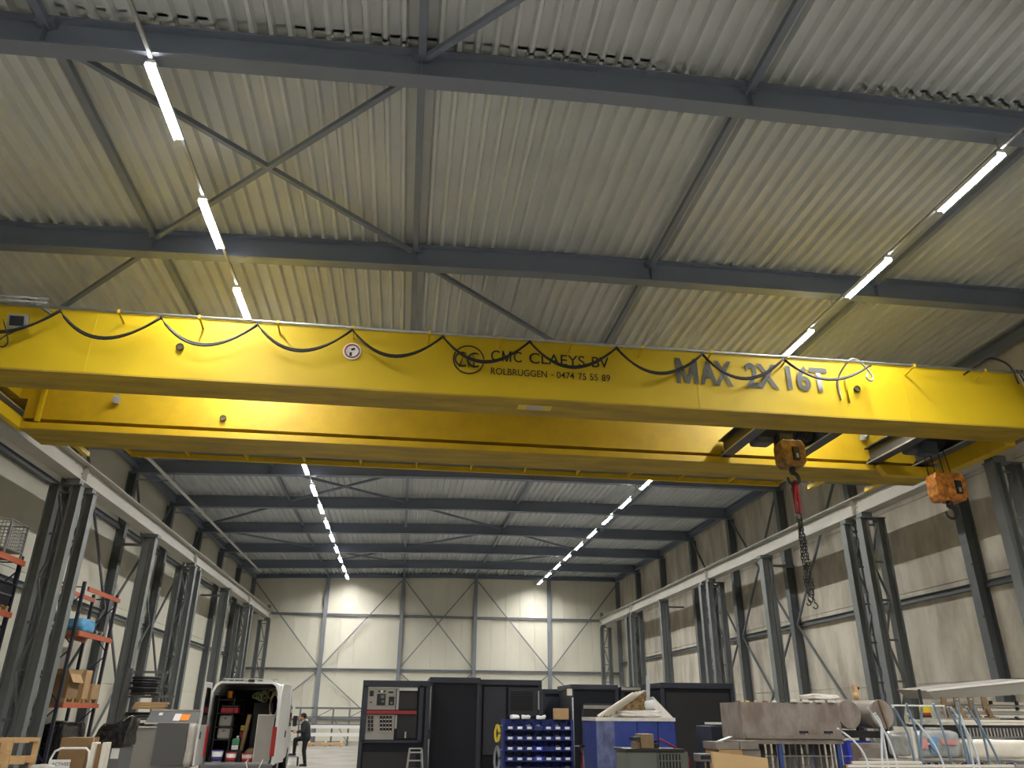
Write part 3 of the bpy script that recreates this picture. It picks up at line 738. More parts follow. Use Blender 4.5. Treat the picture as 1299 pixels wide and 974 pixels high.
rack(25.38, 2.80, (1.84, 3.72, 4.95), 5.08, 'orange and navy pallet rack with cartons on its lowest beams')
rack(18.55, 2.80, (1.84, 3.74, 4.93), 5.06, 'orange and navy pallet rack with a wire basket on top')
def pallet(x, y, z, lx, ly, label):
    t = thing('pallet', label, 'pallet', (x, y, z))
    for i in range(3): MB().box(-lx/2+i*(lx-0.1)/2, -lx/2+0.1+i*(lx-0.1)/2, -ly/2, ly/2, 0, 0.022).build('skid', m_pal, t)
    for i in range(3):
        for j in range(3):
            cx_ = -lx/2+0.05+i*(lx-0.1)/2; cy_ = -ly/2+0.07+j*(ly-0.14)/2
            MB().box(cx_-0.05, cx_+0.05, cy_-0.06, cy_+0.06, 0.022, 0.10).build('block', m_pal, t)
    n = 5
    for j in range(n):
        y0 = -ly/2+j*(ly-0.13)/(n-1); MB().box(-lx/2, lx/2, y0, y0+0.13, 0.10, 0.122).build('deck_board', m_pal, t)
    return t
pallet(-9.55, 24.75, 1.842, 0.76, 1.2, 'wooden pallet under the open carton on the pallet rack')
pallet(-9.55, 26.05, 1.842, 0.76, 1.15, 'wooden pallet under the closed cartons on the pallet rack')
pallet(-9.55, 19.2, 3.742, 0.76, 1.1, 'wooden pallet under the black crates on the pallet rack')
def carton(x, y, z, sx, sy, sz, label, opened=False, mt=None, rz=0.0):
    t = thing('carton', label, 'box', (x, y, z), rz); mt = mt or m_card
    if opened:
        b = MB(); th = 0.008
        b.box(-sx/2, sx/2, -sy/2, sy/2, 0, th); b.box(-sx/2, -sx/2+th, -sy/2, sy/2, th, sz); b.box(sx/2-th, sx/2, -sy/2, sy/2, th, sz)
        b.box(-sx/2+th, sx/2-th, -sy/2, -sy/2+th, th, sz); b.box(-sx/2+th, sx/2-th, sy/2-th, sy/2, th, sz); b.build('body', mt, t)
        MB().cbox((sx/2+0.05, 0, sz-0.10), (0.006, sy*0.96, 0.26), ry=-0.5).build('flap', m_card, t)
        MB().cbox((0, -sy/2-0.08, sz+0.06), (sx*0.96, 0.006, 0.22), rx=0.9).build('flap', m_card, t)
        MB().cbox((0, sy/2+0.08, sz+0.07), (sx*0.96, 0.006, 0.22), rx=-0.7).build('flap', m_card, t)
    else:
        MB().box(-sx/2, sx/2, -sy/2, sy/2, 0, sz).build('body', mt, t, bevel=0.006)
        MB().box(-sx/2-0.001, sx/2+0.001, -0.03, 0.03, sz*0.72, sz+0.001).build('tape', m_board, t)
    return t
carton(-9.52, 24.62, 1.966, 0.66, 0.80, 0.62, 'open brown carton with its flaps up on the pallet rack', True, m_card2)
carton(-9.40, 25.62, 1.966, 0.42, 0.46, 0.40, 'lower brown carton of the stack on the pallet rack')
carton(-9.40, 25.62, 2.367, 0.42, 0.46, 0.38, 'upper brown carton of the stack on the pallet rack')
carton(-9.40, 26.28, 1.966, 0.50, 0.60, 0.42, 'single brown carton beside the stacked cartons on the pallet rack')
# plate under the blue bag, bag and small fittings
sh = tag(MB().box(-9.92, -9.16, 24.05, 26.7, 3.722, 3.745).build('shelf_board', m_pal), 'wooden shelf board carrying the blue bag', 'shelf board')
bb = soft(grid_box(-0.3, 0.3, -0.45, 0.45, 0, 0.36, 4), 'plastic_bag', m_bluebag, 0.07, 5, None, (-9.45, 24.75, 3.748)); tag(bb, 'crumpled light blue plastic bag on the pallet rack', 'bag')
for i in range(5):
    t = thing('fitting', 'small %s steel fitting lying next to the blue bag' % ('black', 'grey', 'black ribbed', 'grey ribbed', 'dark')[i], 'fitting', (-9.3+0.03*(i % 2), 25.35+0.22*i, 3.747), 0, 'fittings beside the blue bag')
    MB().cyl((0, -0.06, 0.07), (0, 0.06, 0.07), 0.07, 12).build('ring', m_galv if i % 2 else m_iron, t)
    MB().cyl((0, -0.09, 0.07), (0, 0.09, 0.07), 0.035, 10).build('sleeve', m_iron, t)
# wire basket and wrapped parcel on the other rack
sh = tag(MB().box(-9.92, -9.16, 17.25, 19.85, 4.932, 4.955).build('shelf_board', m_pal), 'wooden shelf board under the wire basket', 'shelf board')
t = thing('wire_basket', 'grey wire mesh basket standing on the pallet rack', 'basket', (-9.5, 19.3, 4.957))
for sx in (-0.32, 0.32):
    for sy in (-0.42, 0.42): MB().beam((sx, sy, 0), (sx, sy, 0.78), 0.04, 0.04).build('post', m_galv, t)
for z in (0.12, 0.76):
    for sx in (-0.32, 0.32): MB().beam((sx, -0.4, z), (sx, 0.4, z), 0.03, 0.03).build('rim', m_galv, t)
    for sy in (-0.42, 0.42): MB().beam((-0.3, sy, z), (0.3, sy, z), 0.03, 0.03).build('rim', m_galv, t)
b = MB()
for sx in (-0.32, 0.32):
    for i in range(11): b.beam((sx, -0.4+0.08*i, 0.12), (sx, -0.4+0.08*i, 0.6), 0.012, 0.012)
    for k in range(7): b.beam((sx, -0.4, 0.12+0.08*k), (sx, 0.4, 0.12+0.08*k), 0.012, 0.012)
for sy in (-0.42, 0.42):
    for i in range(8): b.beam((-0.3+0.085*i, sy, 0.12), (-0.3+0.085*i, sy, 0.76), 0.012, 0.012)
    for k in range(9): b.beam((-0.3, sy, 0.12+0.08*k), (0.3, sy, 0.12+0.08*k), 0.012, 0.012)
tag(b.build('wire_mesh', m_galv, t), kind='stuff')
MB().box(-0.31, 0.31, -0.41, 0.41, 0.10, 0.12).build('tray', m_galv, t)
o = soft(grid_box(-0.3, 0.3, -0.5, 0.5, 0, 0.42, 4), 'wrapped_parcel', m_film, 0.05, 9, None, (-9.5, 18.1, 4.957)); tag(o, 'white film wrapped parcel beside the wire basket', 'parcel')
for i, (y, z) in enumerate(((19.2, 3.866), (19.25, 4.12))):
    t = thing('plastic_crate', '%s black plastic crate stacked on a pallet in the rack' % ('lower', 'upper')[i], 'crate', (-9.5, y, z))
    b = MB(); b.box(-0.33, 0.33, -0.48, 0.48, 0, 0.02)
    for a in ((-0.33,-0.31,-0.48,0.48), (0.31,0.33,-0.48,0.48), (-0.31,0.31,-0.48,-0.46), (-0.31,0.31,0.46,0.48)): b.box(*a, 0.02, 0.24)
    b.build('body', m_black, t)
    for a in ((-0.35,0.35,-0.5,-0.47), (-0.35,0.35,0.47,0.5), (-0.35,-0.32,-0.47,0.47), (0.32,0.35,-0.47,0.47)): MB().box(*a, 0.22, 0.25).build('rim', m_black if i else m_greyd, t)

# ------------------------------------------------------------------ left foreground
x0, x1, z0, z1 = dims(-14, 936, 37, 942, 15.0)
t = thing('wooden_trestle', 'light wooden frame of planks beside the lattice column', 'wooden frame', ((x0+x1)/2, 15.2, 0))
L = (x1-x0)/2
for yy in (-0.2, 0.2):
    MB().box(-L, L, yy-0.02, yy+0.02, z0, z1).build('plank', m_wood, t)
    MB().box(-L, L, yy-0.02, yy+0.02, z0-0.32, z0-0.21).build('plank', m_wood, t)
    MB().box(-L, L, yy-0.02, yy+0.02, 0.15, 0.26).build('plank', m_wood, t)
    for xx in ((-L+0.06, 0.05) if yy < 0 else (-L+0.06, L-0.05)): MB().box(xx-0.04, xx+0.04, yy*1.2-0.022, yy*1.2+0.022, 0, z1-0.005).build('post', m_wood, t)
for xx in (-L+0.06,): MB().box(xx-0.03, xx+0.03, -0.18, 0.18, 0.6, 0.66).build('cross_piece', m_wood, t)
c = atY(48, 972, 14.2)
o = soft(grid_box(-0.16, 0.16, -0.16, 0.16, 0, 0.86, 4), 'wrapped_roll', m_greyb, 0.02, 3, None, (c.x, 14.4, 0)); tag(o, 'grey wrapped roll standing at the foot of the wooden frame', 'roll')
# big carton with white tube trolley
x0, x1, z0, z1 = dims(70, 936, 105, 974, 17.0)
carton((x0+x1)/2, 17.45, 0, x1-x0, 0.6, z1, 'tall dark brown carton behind the white tube trolley', False, m_card2)
t = thing('hand_trolley', 'white tubular hand trolley with a lettered plate', 'trolley', ((x0+x1)/2, 16.85, 0))
W = (x1-x0)/2; zt = atY(88, 949, 16.85).z
MB().tube([(-W, 0, 0.12), (-W, 0, zt-0.18), (-W+0.05, 0, zt-0.05), (-W+0.16, 0, zt), (W+0.1, 0, zt), (W+0.16, 0, zt-0.05), (W+0.18, 0, zt-0.2), (W+0.18, 0, 0.12)], 0.02, 8).build('handle_tube', m_white, t)
MB().box(-W, W+0.18, -0.28, 0.14, 0.10, 0.13).build('platform', m_galv, t)
for sx in (-W, W+0.18): MB().cyl((sx-0.03, -0.02, 0.10), (sx+0.03, -0.02, 0.10), 0.10, 16).build('wheel', m_rubber, t)
pl = MB().box(-W+0.0, W-0.12, -0.06, -0.03, zt-0.42, zt-0.19).build('plate', m_white, t)
text_mesh('ACTIVEES', 0.055, m_letter, 'plate_lettering', pl, (-W+0.06, -0.064, zt-0.29), None, width=0.34, offset=0.01)
t = thing('foam_packing', 'white foam packing block with a slot beside the tube trolley', 'packing', (x1+0.20, 17.32, 0)); zz = atY(108, 942, 17.0).z
for dx in (-0.10, 0.10): MB().box(dx-0.045, dx+0.045, -0.12, 0.12, 0.0, zz).build('side_block', m_foam, t, bevel=0.01)
MB().box(-0.055, 0.055, -0.05, 0.12, 0.0, zz-0.03).build('core', m_card2, t)
# grey cabinet under black foil
x0, x1, z0, z1 = dims(113, 948, 150, 974, 19.0)
t = thing('grey_cabinet', 'dark grey steel cabinet half covered by black foil', 'cabinet', ((x0+x1)/2, 19.5, 0))
W = (x1-x0)/2
MB().box(-W, W, -0.4, 0.4, 0.05, z1).build('body', m_greyd, t, bevel=0.01); MB().box(-W+0.03, W-0.03, -0.37, 0.37, 0, 0.05).build('plinth', m_black, t)
MB().box(0.10, 0.26, -0.404, -0.4, z1-0.22, z1-0.02).build('paper_label', m_white, t)
b = grid_box(-W*1.15, W*1.05, -0.5, 0.5, z1+0.003, z1+0.62, 5)
b.v = [(x*(1-0.25*max(0,(z-z1)/0.62))+0.15*(z-z1), y, z - (0.35*(W-x)/(2*W) if z > z1+0.5 else 0)) for x, y, z in b.v]
o = soft(b, 'foil_sheet', m_foil, 0.07, 12, None, ((x0+x1)/2, 19.5, 0)); tag(o, 'glossy black plastic foil bundled on the grey cabinet', 'plastic sheet')
o = soft(grid_box(-0.35, 0.35, -0.9, 0.9, 0, 1.35, 5), 'foil_heap', m_foil, 0.09, 14, None, (-9.5, 25.3, 0)); tag(o, 'heap of black plastic foil under the pallet rack', 'plastic sheet')
# cantilever stand with hose coils
t = thing('cantilever_stand', 'grey cantilever stand stacked with black hose coils', 'stand', (-7.02, 24.0, 0))
MB().ibeam((-0.55, 0.1, 0), (-0.55, 0.1, 2.75), 0.12, 0.14, 0.012, 0.01, up=(1,0,0)).build('mast', m_crcol, t)
for z in (0.3, 1.05, 1.45, 2.02, 2.66): MB().beam((-0.5, 0.1, z), (0.75 if z == 2.02 else 0.45, 0.1, z), 0.09, 0.06).build('arm', m_crcol, t)
MB().box(-0.7, 0.6, -0.4, 0.6, 0, 0.05).build('base', m_crcol, t)
k = 0
for z, n, R in ((0.335, 8, 0.36), (1.085, 4, 0.38), (1.485, 2, 0.36), (2.055, 7, 0.32)):
    for i in range(n):
        R_ = R+0.03*math.sin(3.1*i+z)
        t = MB().torus((0,0,0), R_, 0.034, (0,0,1), 26, 8, wob=0.02).build('hose_coil', m_rubber, None, (-7.09+0.03*math.cos(i*2), 24.0+0.03*math.sin(i*3), z+0.036+0.068*i))
        tag(t, 'black hose coil, %s from the bottom of its pile on the %s stand arm' % (ORD[i], {0.335:'lowest', 1.085:'second', 1.485:'third', 2.055:'fourth'}[z]), 'hose coil', 'hose coils on the cantilever stand'); k += 1
t = thing('plank_bundle', 'short wooden planks laid on the cantilever stand', 'planks', (-6.77, 23.7, 1.70))
for i in range(3): MB().box(-0.42+0.03*i, 0.40+0.04*i, -0.12, 0.10, 0.06*i, 0.055+0.06*i).build('plank', m_wood if i else m_pal, t)
# wrapped grey machine in front of the van door
Y = 22.25
x0, x1, z0, z1 = dims(163, 923, 205, 974, Y); xr0, xr1, zr0, zr1 = dims(186, 901, 251, 918, Y+0.1); xp0, xp1, zp0, zp1 = dims(196, 917, 236, 971, Y)
t = thing('wrapped_machine', 'grey machine cabinet wrapped in white film with an orange label', 'machine', ((xr0+xr1)/2, Y, 0))
cx_ = (xr0+xr1)/2
MB().box(x0-cx_, xr1-cx_-0.12, 0.02, 0.62, 0.12, z1).build('base_cabinet', m_greyb, t, bevel=0.01)
MB().box(xp0-cx_, xp1-cx_, -0.04, 0.018, zp0, zp1).build('front_panel', m_greyd, t)
MB().box(x0-cx_-0.02, xp0-cx_, -0.03, 0.62, z1, z1+0.03).build('film_top', m_film, t)
b = MB(); b._add([(xr0-cx_, 0.05, zr0), (xr1-cx_, 0.05, zr0), (xr1-cx_, 0.6, zr0), (xr0-cx_, 0.6, zr0), (xr0-cx_, 0.45, zr1), (xr1-cx_, 0.45, zr1), (xr1-cx_, 0.6, zr1), (xr0-cx_, 0.6, zr1)], [(0,3,2,1),(4,5,6,7),(0,1,5,4),(1,2,6,5),(2,3,7,6),(3,0,4,7)])
b.build('sloping_console', m_greyd, t)
MB().beam((xr0-cx_, 0.44, zr1+0.01), (xr1-cx_, 0.44, zr1+0.01), 0.03, 0.03).build('console_trim', m_film, t)
MB().beam((xr0-cx_, 0.04, zr0+0.01), (xr1-cx_, 0.04, zr0+0.01), 0.03, 0.04).build('console_trim', m_film, t)
def on_console(u, v, wd, ht, mt, name):
    p = atY(u, v, Y+0.25); yy_ = 0.05+0.4*(p.z-zr0)/(zr1-zr0); MB().cbox((p.x-cx_, yy_-0.004, p.z+0.006), (wd, ht, 0.012), rx=math.atan2(zr1-zr0, 0.4)).build(name, mt, t)
on_console(203, 906, 0.09, 0.10, m_white, 'paper_label'); on_console(225, 910, 0.16, 0.26, m_white, 'paper_sheet'); on_console(235, 910, 0.22, 0.22, m_orp, 'orange_label')
bfs = soft(grid_box(xp1-cx_, xr1-cx_+0.02, -0.05, 0.6, 0.35, zr0+0.02, 5), 'film_wrap', m_film, 0.03, 21, t)
for sx in (x0-cx_+0.1, xr1-cx_-0.25): MB().box(sx-0.06, sx+0.06, 0.05, 0.6, 0, 0.12).build('skid', m_pal, t)

# ------------------------------------------------------------------ van
VX, VY = -3.97, 22.0
van = thing('van', 'white panel van with its rear doors open and a loaded hold', 'van', (VX, VY, 0), math.radians(3.2))
HW, VF, VR, VL = 0.90, 0.47, 2.38, 5.3
b = MB()   # roof, sides, floor as one shell
prof = [(-HW, 0.42), (-HW, 1.5), (-HW+0.04, 2.1), (-HW+0.12, VR-0.07), (-HW+0.25, VR), (HW-0.25, VR), (HW-0.12, VR-0.07), (HW-0.04, 2.1), (HW, 1.5), (HW, 0.42)]
inn = [(-HW+0.07, 0.42), (-HW+0.07, 1.5), (-HW+0.10, 2.1), (-HW+0.17, VR-0.12), (-HW+0.27, VR-0.05), (HW-0.27, VR-0.05), (HW-0.17, VR-0.12), (HW-0.10, 2.1), (HW-0.07, 1.5), (HW-0.07, 0.42)]
n = len(prof); ys = (0.0, 3.6)
P = [(x, y, z) for y in ys for x, z in prof] + [(x, y, z) for y in ys for x, z in inn]
F = []
for i in range(n-1):
    F += [(i, i+1, n+i+1, n+i), (2*n+i+1, 2*n+i, 3*n+i, 3*n+i+1), (i+1, i, 2*n+i, 2*n+i+1), (n+i, n+i+1, 3*n+i+1, 3*n+i)]
F += [(0, n, 3*n, 2*n), (n-1, 3*n-1, 4*n-1, 2*n-1)]
b._add(P, F); body = b.build('body', m_van, van)
MB().box(-HW+0.075, HW-0.075, 0.02, 3.55, VF-0.06, VF).build('load_floor', m_greyd, van)
MB().box(-HW+0.11, HW-0.11, 3.5, 3.56, VF, VR-0.13).build('bulkhead', m_dark, van)
for sx in (-1, 1): MB().box(sx*(HW-0.10)-0.012, sx*(HW-0.10)+0.012, 0.25, 3.45, VF+0.01, 2.05).build('side_lining', m_dark, van)
# cab
b = MB(); cp = [(3.6, 0.42), (5.25, 0.42), (5.28, 0.95), (4.75, 1.2), (4.1, 2.05), (3.6, VR)]
b._add([(-HW, y, z) for y, z in cp]+[(HW, y, z) for y, z in cp], [tuple(range(6))[::-1], tuple(range(6, 12))]+[(i, (i+1) % 6, (i+1) % 6+6, i+6) for i in range(6)])
b.build('cab', m_van, van, bevel=0.04)
MB()._add([(-HW+0.12, 4.73, 1.24), (HW-0.12, 4.73, 1.24), (HW-0.2, 4.14, 2.02), (-HW+0.2, 4.14, 2.02), (-HW+0.12, 4.75, 1.26), (HW-0.12, 4.75, 1.26), (HW-0.2, 4.16, 2.05), (-HW+0.2, 4.16, 2.05)], [(0,1,2,3),(7,6,5,4),(0,4,5,1),(1,5,6,2),(2,6,7,3),(3,7,4,0)]).build('windscreen', m_glass, van)
for sx in (-1, 1):
    MB().box(sx*(HW+0.003)-0.01, sx*(HW+0.003)+0.01, 3.75, 4.45, 1.25, 1.85).build('side_window', m_glass, van)
    MB().box(sx*(HW+0.12)-0.06, sx*(HW+0.12)+0.06, 4.45, 4.55, 1.25, 1.55).build('mirror', m_black, van)
    for wy in (0.95, 4.3):
        wh = MB().cyl((sx*(HW-0.20), wy, 0.34), (sx*(HW+0.01), wy, 0.34), 0.34, 24).build('wheel', m_rubber, van)
        MB().cyl((sx*(HW+0.005), wy, 0.34), (sx*(HW+0.025), wy, 0.34), 0.2, 16).build('wheel_rim', m_galv, wh)
    tl = MB().box(sx*(HW-0.07)-0.055, sx*(HW-0.07)+0.055, -0.035, -0.002, 0.62, 1.30).build('tail_light', m_taill, van)
MB().box(-HW+0.02, HW-0.02, -0.12, 0.0, 0.28, 0.45).build('bumper', m_greyd, van, bevel=0.03)
MB().box(-HW+0.14, HW-0.14, -0.02, 0.06, VF-0.06, VF+0.015).build('door_sill', m_galv, van)
MB().cbox((0.1, -0.01, VR+0.02), (0.16, 0.10, 0.07)).build('brake_light', m_black, van, bevel=0.02)
# rear doors
def vdoor(hx, ang, s, name):
    e = bpy.data.objects.new(name, None)
    b = MB(); w_ = 0.82
    pl = [(0, 0.45), (w_, 0.45), (w_, 2.05), (w_-0.08, 2.33), (0.0, 2.33)] if s < 0 else [(0, 0.45), (w_, 0.45), (w_, 2.33), (0.08, 2.33), (0, 2.05)]
    pl = [(0, 0.45), (w_, 0.45), (w_, 2.33), (0.10, 2.33), (0.0, 2.05)]
    n = len(pl); d = Vector((math.cos(ang), math.sin(ang), 0)); nn = Vector((-d.y, d.x, 0))*0.05
    P = [Vector((hx, -0.03, 0))+d*x+Vector((0,0,z)) for x, z in pl]; Q = [p+nn for p in P]
    b._add(P+Q, [tuple(range(n)), tuple(range(n, 2*n))[::-1]]+[(i, i+n, (i+1) % n+n, (i+1) % n) for i in range(n)])
    o = b.build('rear_door', m_van, van, bevel=0.012)
    q = MB(); P = [Vector((hx, -0.03, 0))+d*x+Vector((0,0,z)) for x, z in ((0.14, 1.35), (w_-0.1, 1.35), (w_-0.1, 2.2), (0.2, 2.2))]
    for sgn in ((1,) if s < 0 else ()):
        A = [p-nn*0.12 for p in P]; B = [p+nn*1.12 for p in P]
        q._add(A+B, [(0,1,2,3),(7,6,5,4)]+[(i, i+4, (i+1) % 4+4, (i+1) % 4) for i in range(4)])
    if q.v: q.build('window', m_glass, o)
    h = MB(); p = Vector((hx, -0.03, 0))+d*(w_-0.12); h.cbox((p.x+nn.x*0.5, p.y+nn.y*0.5, 1.12), (0.05, 0.09, 0.16), rz=ang); h.build('handle', m_black, o)
    return o
vdoor(-HW+0.02, math.radians(-92), -1, 'rear_door')
vdoor(HW+0.01, math.radians(79), 1, 'rear_door')
MB().box(-HW+0.2, HW-0.2, 0.6, 0.64, VR+0.06, VR+0.09).build('roof_bar', m_galv, van)
for sx in (-0.6, 0.6): MB().box(sx-0.02, sx+0.02, 0.6, 0.64, VR-0.005, VR+0.06).build('roof_bar_foot', m_galv, van)
# load in the van
def vy(u, v, dy): return atY(u, v, VY+dy)
shelf = thing('van_shelving', 'black steel shelving along the side of the van hold', 'shelving', (VX-HW+0.36, VY+0.9, VF+0.002))
for z in (0.0, 0.50, 0.80, 1.12, 1.45): MB().box(-0.21, 0.21, -0.45, 0.9, z, z+0.025).build('shelf', m_dark, shelf)
for sy in (-0.44, 0.89):
    for sx in (-0.20, 0.20): MB().box(sx-0.012, sx+0.012, sy-0.012, sy+0.012, 0, 1.55).build('post', m_dark, shelf)
def tool_case(z, label, y=-0.2, x=0.03):
    t = thing('tool_case', label, 'tool case', (VX-HW+0.36+x, VY+0.9+y, VF+0.002+z+0.026))
    MB().box(-0.17, 0.15, -0.2, 0.15, 0, 0.27).build('body', m_greyb, t, bevel=0.05)
    MB().tube([(0.14, -0.1, 0.22), (0.19, -0.1, 0.2), (0.19, -0.1, 0.08), (0.14, -0.1, 0.06)], 0.014, 6).build('handle', m_black, t)
    MB().box(-0.05, 0.02, -0.206, -0.19, 0.17, 0.22).build('latch', m_greyd, t)
tool_case(0.50, 'grey plastic tool case on the lower shelf in the van'); tool_case(0.80, 'grey plastic tool case on the upper shelf in the van')
t = thing('tool_box', 'red toolbox with black lid on the van shelf', 'toolbox', (VX-HW+0.42, VY+0.7, VF+1.147)); MB().box(-0.2, 0.24, -0.15, 0.15, 0, 0.13).build('tray', m_redp, t, bevel=0.015); MB().box(-0.2, 0.24, -0.15, 0.15, 0.132, 0.19).build('lid', m_black, t, bevel=0.015); MB().tube([(-0.05, -0.02, 0.19), (-0.05, -0.02, 0.24), (0.1, -0.02, 0.24), (0.1, -0.02, 0.19)], 0.012, 6).build('handle', m_redp, t)
t = thing('cable_reel', 'small orange and black cable reel on the top van shelf', 'cable reel', (VX-HW+0.38, VY+0.75, VF+1.477)); MB().cyl((-0.06, 0, 0.12), (0.06, 0, 0.12), 0.10, 18).build('winding', m_orp, t)
for sx in (-0.07, 0.07): MB().cyl((sx-0.008, 0, 0.12), (sx+0.008, 0, 0.12), 0.12, 20).build('flange', m_black, t)
def bucket(x, y, z, r, h, mt, mt2, label):
    t = thing('bucket', label, 'bucket', (x, y, z)); MB().cyl((0,0,0), (0,0,h), r*0.86, 20, r).build('pail', mt, t)
    MB().torus((0,0,h), r, 0.012, (0,0,1), 20, 6).build('rim', mt2, t)
    MB().cyl((0,0,h*0.12), (0,0,h*0.5), r*0.905, 20, r*0.955).build('printed_band', mt2, t)
    MB().tube([(r*math.cos(a), -0.02, h-0.01+0.0-r*0.5*math.sin(a)) for a in [math.pi*i/8 for i in range(9)]], 0.005, 5).build('bail', m_galv, t)
m_purp = mat('purple_print', (70, 60, 130), 0.5)
bucket(VX-0.60+0.06, VY+0.22, VF+0.004, 0.14, 0.27, m_white, m_purp, 'white bucket with a purple print in the van')
bucket(VX-0.20, VY+0.24, VF+0.004, 0.13, 0.22, m_white, m_redp, 'white bucket with a red print in the van')
bucket(VX+0.20, VY+0.22, VF+0.004, 0.14, 0.20, m_film, m_redp, 'white tub with a low red band and rim in the van')
t = thing('bottle_bag', 'green and white jerry bottle on a box in the van', 'bottle', (VX-0.20, VY+0.62, VF+0.262)); MB().box(-0.09, 0.09, -0.06, 0.06, 0, 0.28).build('body', m_green, t, bevel=0.03); MB().cyl((0.03, 0, 0.28), (0.03, 0, 0.34), 0.03, 10).build('cap', m_white, t); MB().box(-0.085, 0.085, -0.064, -0.058, 0.02, 0.12).build('print', m_white, t)
t = thing('crate_small', 'black crate under the green bottle in the van', 'crate', (VX-0.20, VY+0.62, VF+0.003)); MB().box(-0.2, 0.2, -0.15, 0.2, 0, 0.22).build('body', m_black, t, bevel=0.01); MB().box(-0.21, 0.21, -0.16, 0.21, 0.222, 0.256).build('lid', m_black, t)
t = thing('yellow_case', 'small yellow case on the van shelf', 'case', (VX-HW+0.64+0.10, VY+0.72, VF+0.722)); MB().box(-0.09, 0.11, -0.08, 0.08, 0, 0.12).build('body', m_yelp, t, bevel=0.01); MB().box(-0.09, 0.11, -0.085, 0.085, 0.06, 0.07).build('seam', m_black, t)
t = thing('tool_stand', 'black drawer unit beside the yellow case in the van', 'drawer unit', (VX-HW+0.64+0.11, VY+0.75, VF+0.003))
MB().box(-0.10, 0.12, -0.1, 0.2, 0, 0.715).build('body', m_dark, t)
t.location = (VX-HW+0.75, VY+1.3, VF+0.003)
for k in range(4): MB().box(-0.09, 0.11, -0.112, -0.102, 0.05+0.165*k, 0.19+0.165*k).build('drawer', m_redp if k == 3 else m_black, t)
bpy.data.objects[[o.name for o in bpy.data.objects if o.get('label') == 'small yellow case on the van shelf'][0]].location = (VX-HW+0.75, VY+1.30, VF+0.722)
t = thing('grey_board', 'grey insulating board leaning upright in the van doorway', 'board', (VX+0.575, VY+0.20, VF+0.003)); MB().box(-0.22, 0.19, 0, 0.05, 0, 1.10).build('sheet', m_greyb, t); MB().box(-0.225, 0.195, -0.006, 0.056, 1.10, 1.115).build('edge', m_white, t); MB().box(-0.23, -0.215, -0.006, 0.056, 0, 1.10).build('edge', m_film, t)
t = thing('cardboard_tube', 'brown cardboard tube leaning against the van load', 'tube', (VX+0.0, VY+0.9, VF+0.05)); MB().cyl((-0.12, 0, 0), (0.0, 0.05, 1.05), 0.055, 14).build('tube', m_card, t); MB().cyl((0.0, 0.05, 1.052), (0.001, 0.051, 1.07), 0.058, 14).build('cap', m_card2, t)
t = thing('speaker_box', 'black equipment case standing in the van', 'equipment case', (VX+0.30, VY+1.5, VF+0.003)); MB().box(-0.28, 0.25, -0.2, 0.3, 0, 1.42).build('body', m_black, t, bevel=0.02); MB().box(-0.22, 0.19, -0.21, -0.2, 0.75, 1.35).build('grille', m_dark, t); MB().cyl((0.12, -0.215, 0.68), (0.12, -0.2, 0.68), 0.02, 10).build('knob', m_white, t)
t = thing('rope_coil', 'beige rope coil hanging at the van side', 'rope', (VX+0.62, VY+0.85, VF+1.35))
for k in range(4): MB().torus((0.0+0.01*k, -0.03*k, 0), 0.10+0.012*k, 0.013, (0.2,1,0), 22, 6, sy=2.6).build('rope_turn', m_wood if k % 2 else m_foam, t)
m_plant = mat('netting_green', (120, 126, 84), 0.8)
t = thing('camouflage_net', 'olive cargo netting stuffed under the van roof', 'netting', (VX+0.30, VY+0.95, VF+1.58))
for k in range(6): MB().torus((0.06*math.cos(k*2)-0.05*k+0.12, 0.05*math.sin(k*3), 0.05*math.cos(k)), 0.11, 0.022, (math.cos(k), 0.8, math.sin(k)), 18, 6).build('strand', m_plant, t)
for k, (dx, dz, mt) in enumerate(((0.08, -0.35, m_brown), (0.22, -0.15, m_jack), (-0.12, -0.5, m_card2))): pass
t = thing('tool_bag', 'brown leather tool bag on the van floor', 'bag', (VX+0.20, VY+0.75, VF+0.003)); MB().ball((0, 0, 0.16), 0.2, 12, 8, (0.9, 0.8, 0.8)).build('bag', m_brown, t); MB().tube([(-0.12, 0, 0.28), (-0.06, 0, 0.42), (0.06, 0, 0.42), (0.12, 0, 0.28)], 0.014, 6).build('strap', m_black, t)
t = thing('yellow_hose', 'pale hose loop hanging over the van sill', 'hose', (VX+0.42, VY-0.03, VF+0.05)); MB().tube([(-0.15, 0.03, 0.02), (-0.16, -0.16, -0.02), (-0.10, -0.18, -0.18), (0.03, -0.18, -0.26), (0.16, -0.18, -0.18), (0.22, -0.16, -0.02), (0.21, 0.03, 0.02)], 0.012, 6).build('loop', m_foam, t); MB().torus((-0.15, 0.03, 0.02), 0.02, 0.008, (0,1,0), 10, 5).build('clip', m_galv, t)

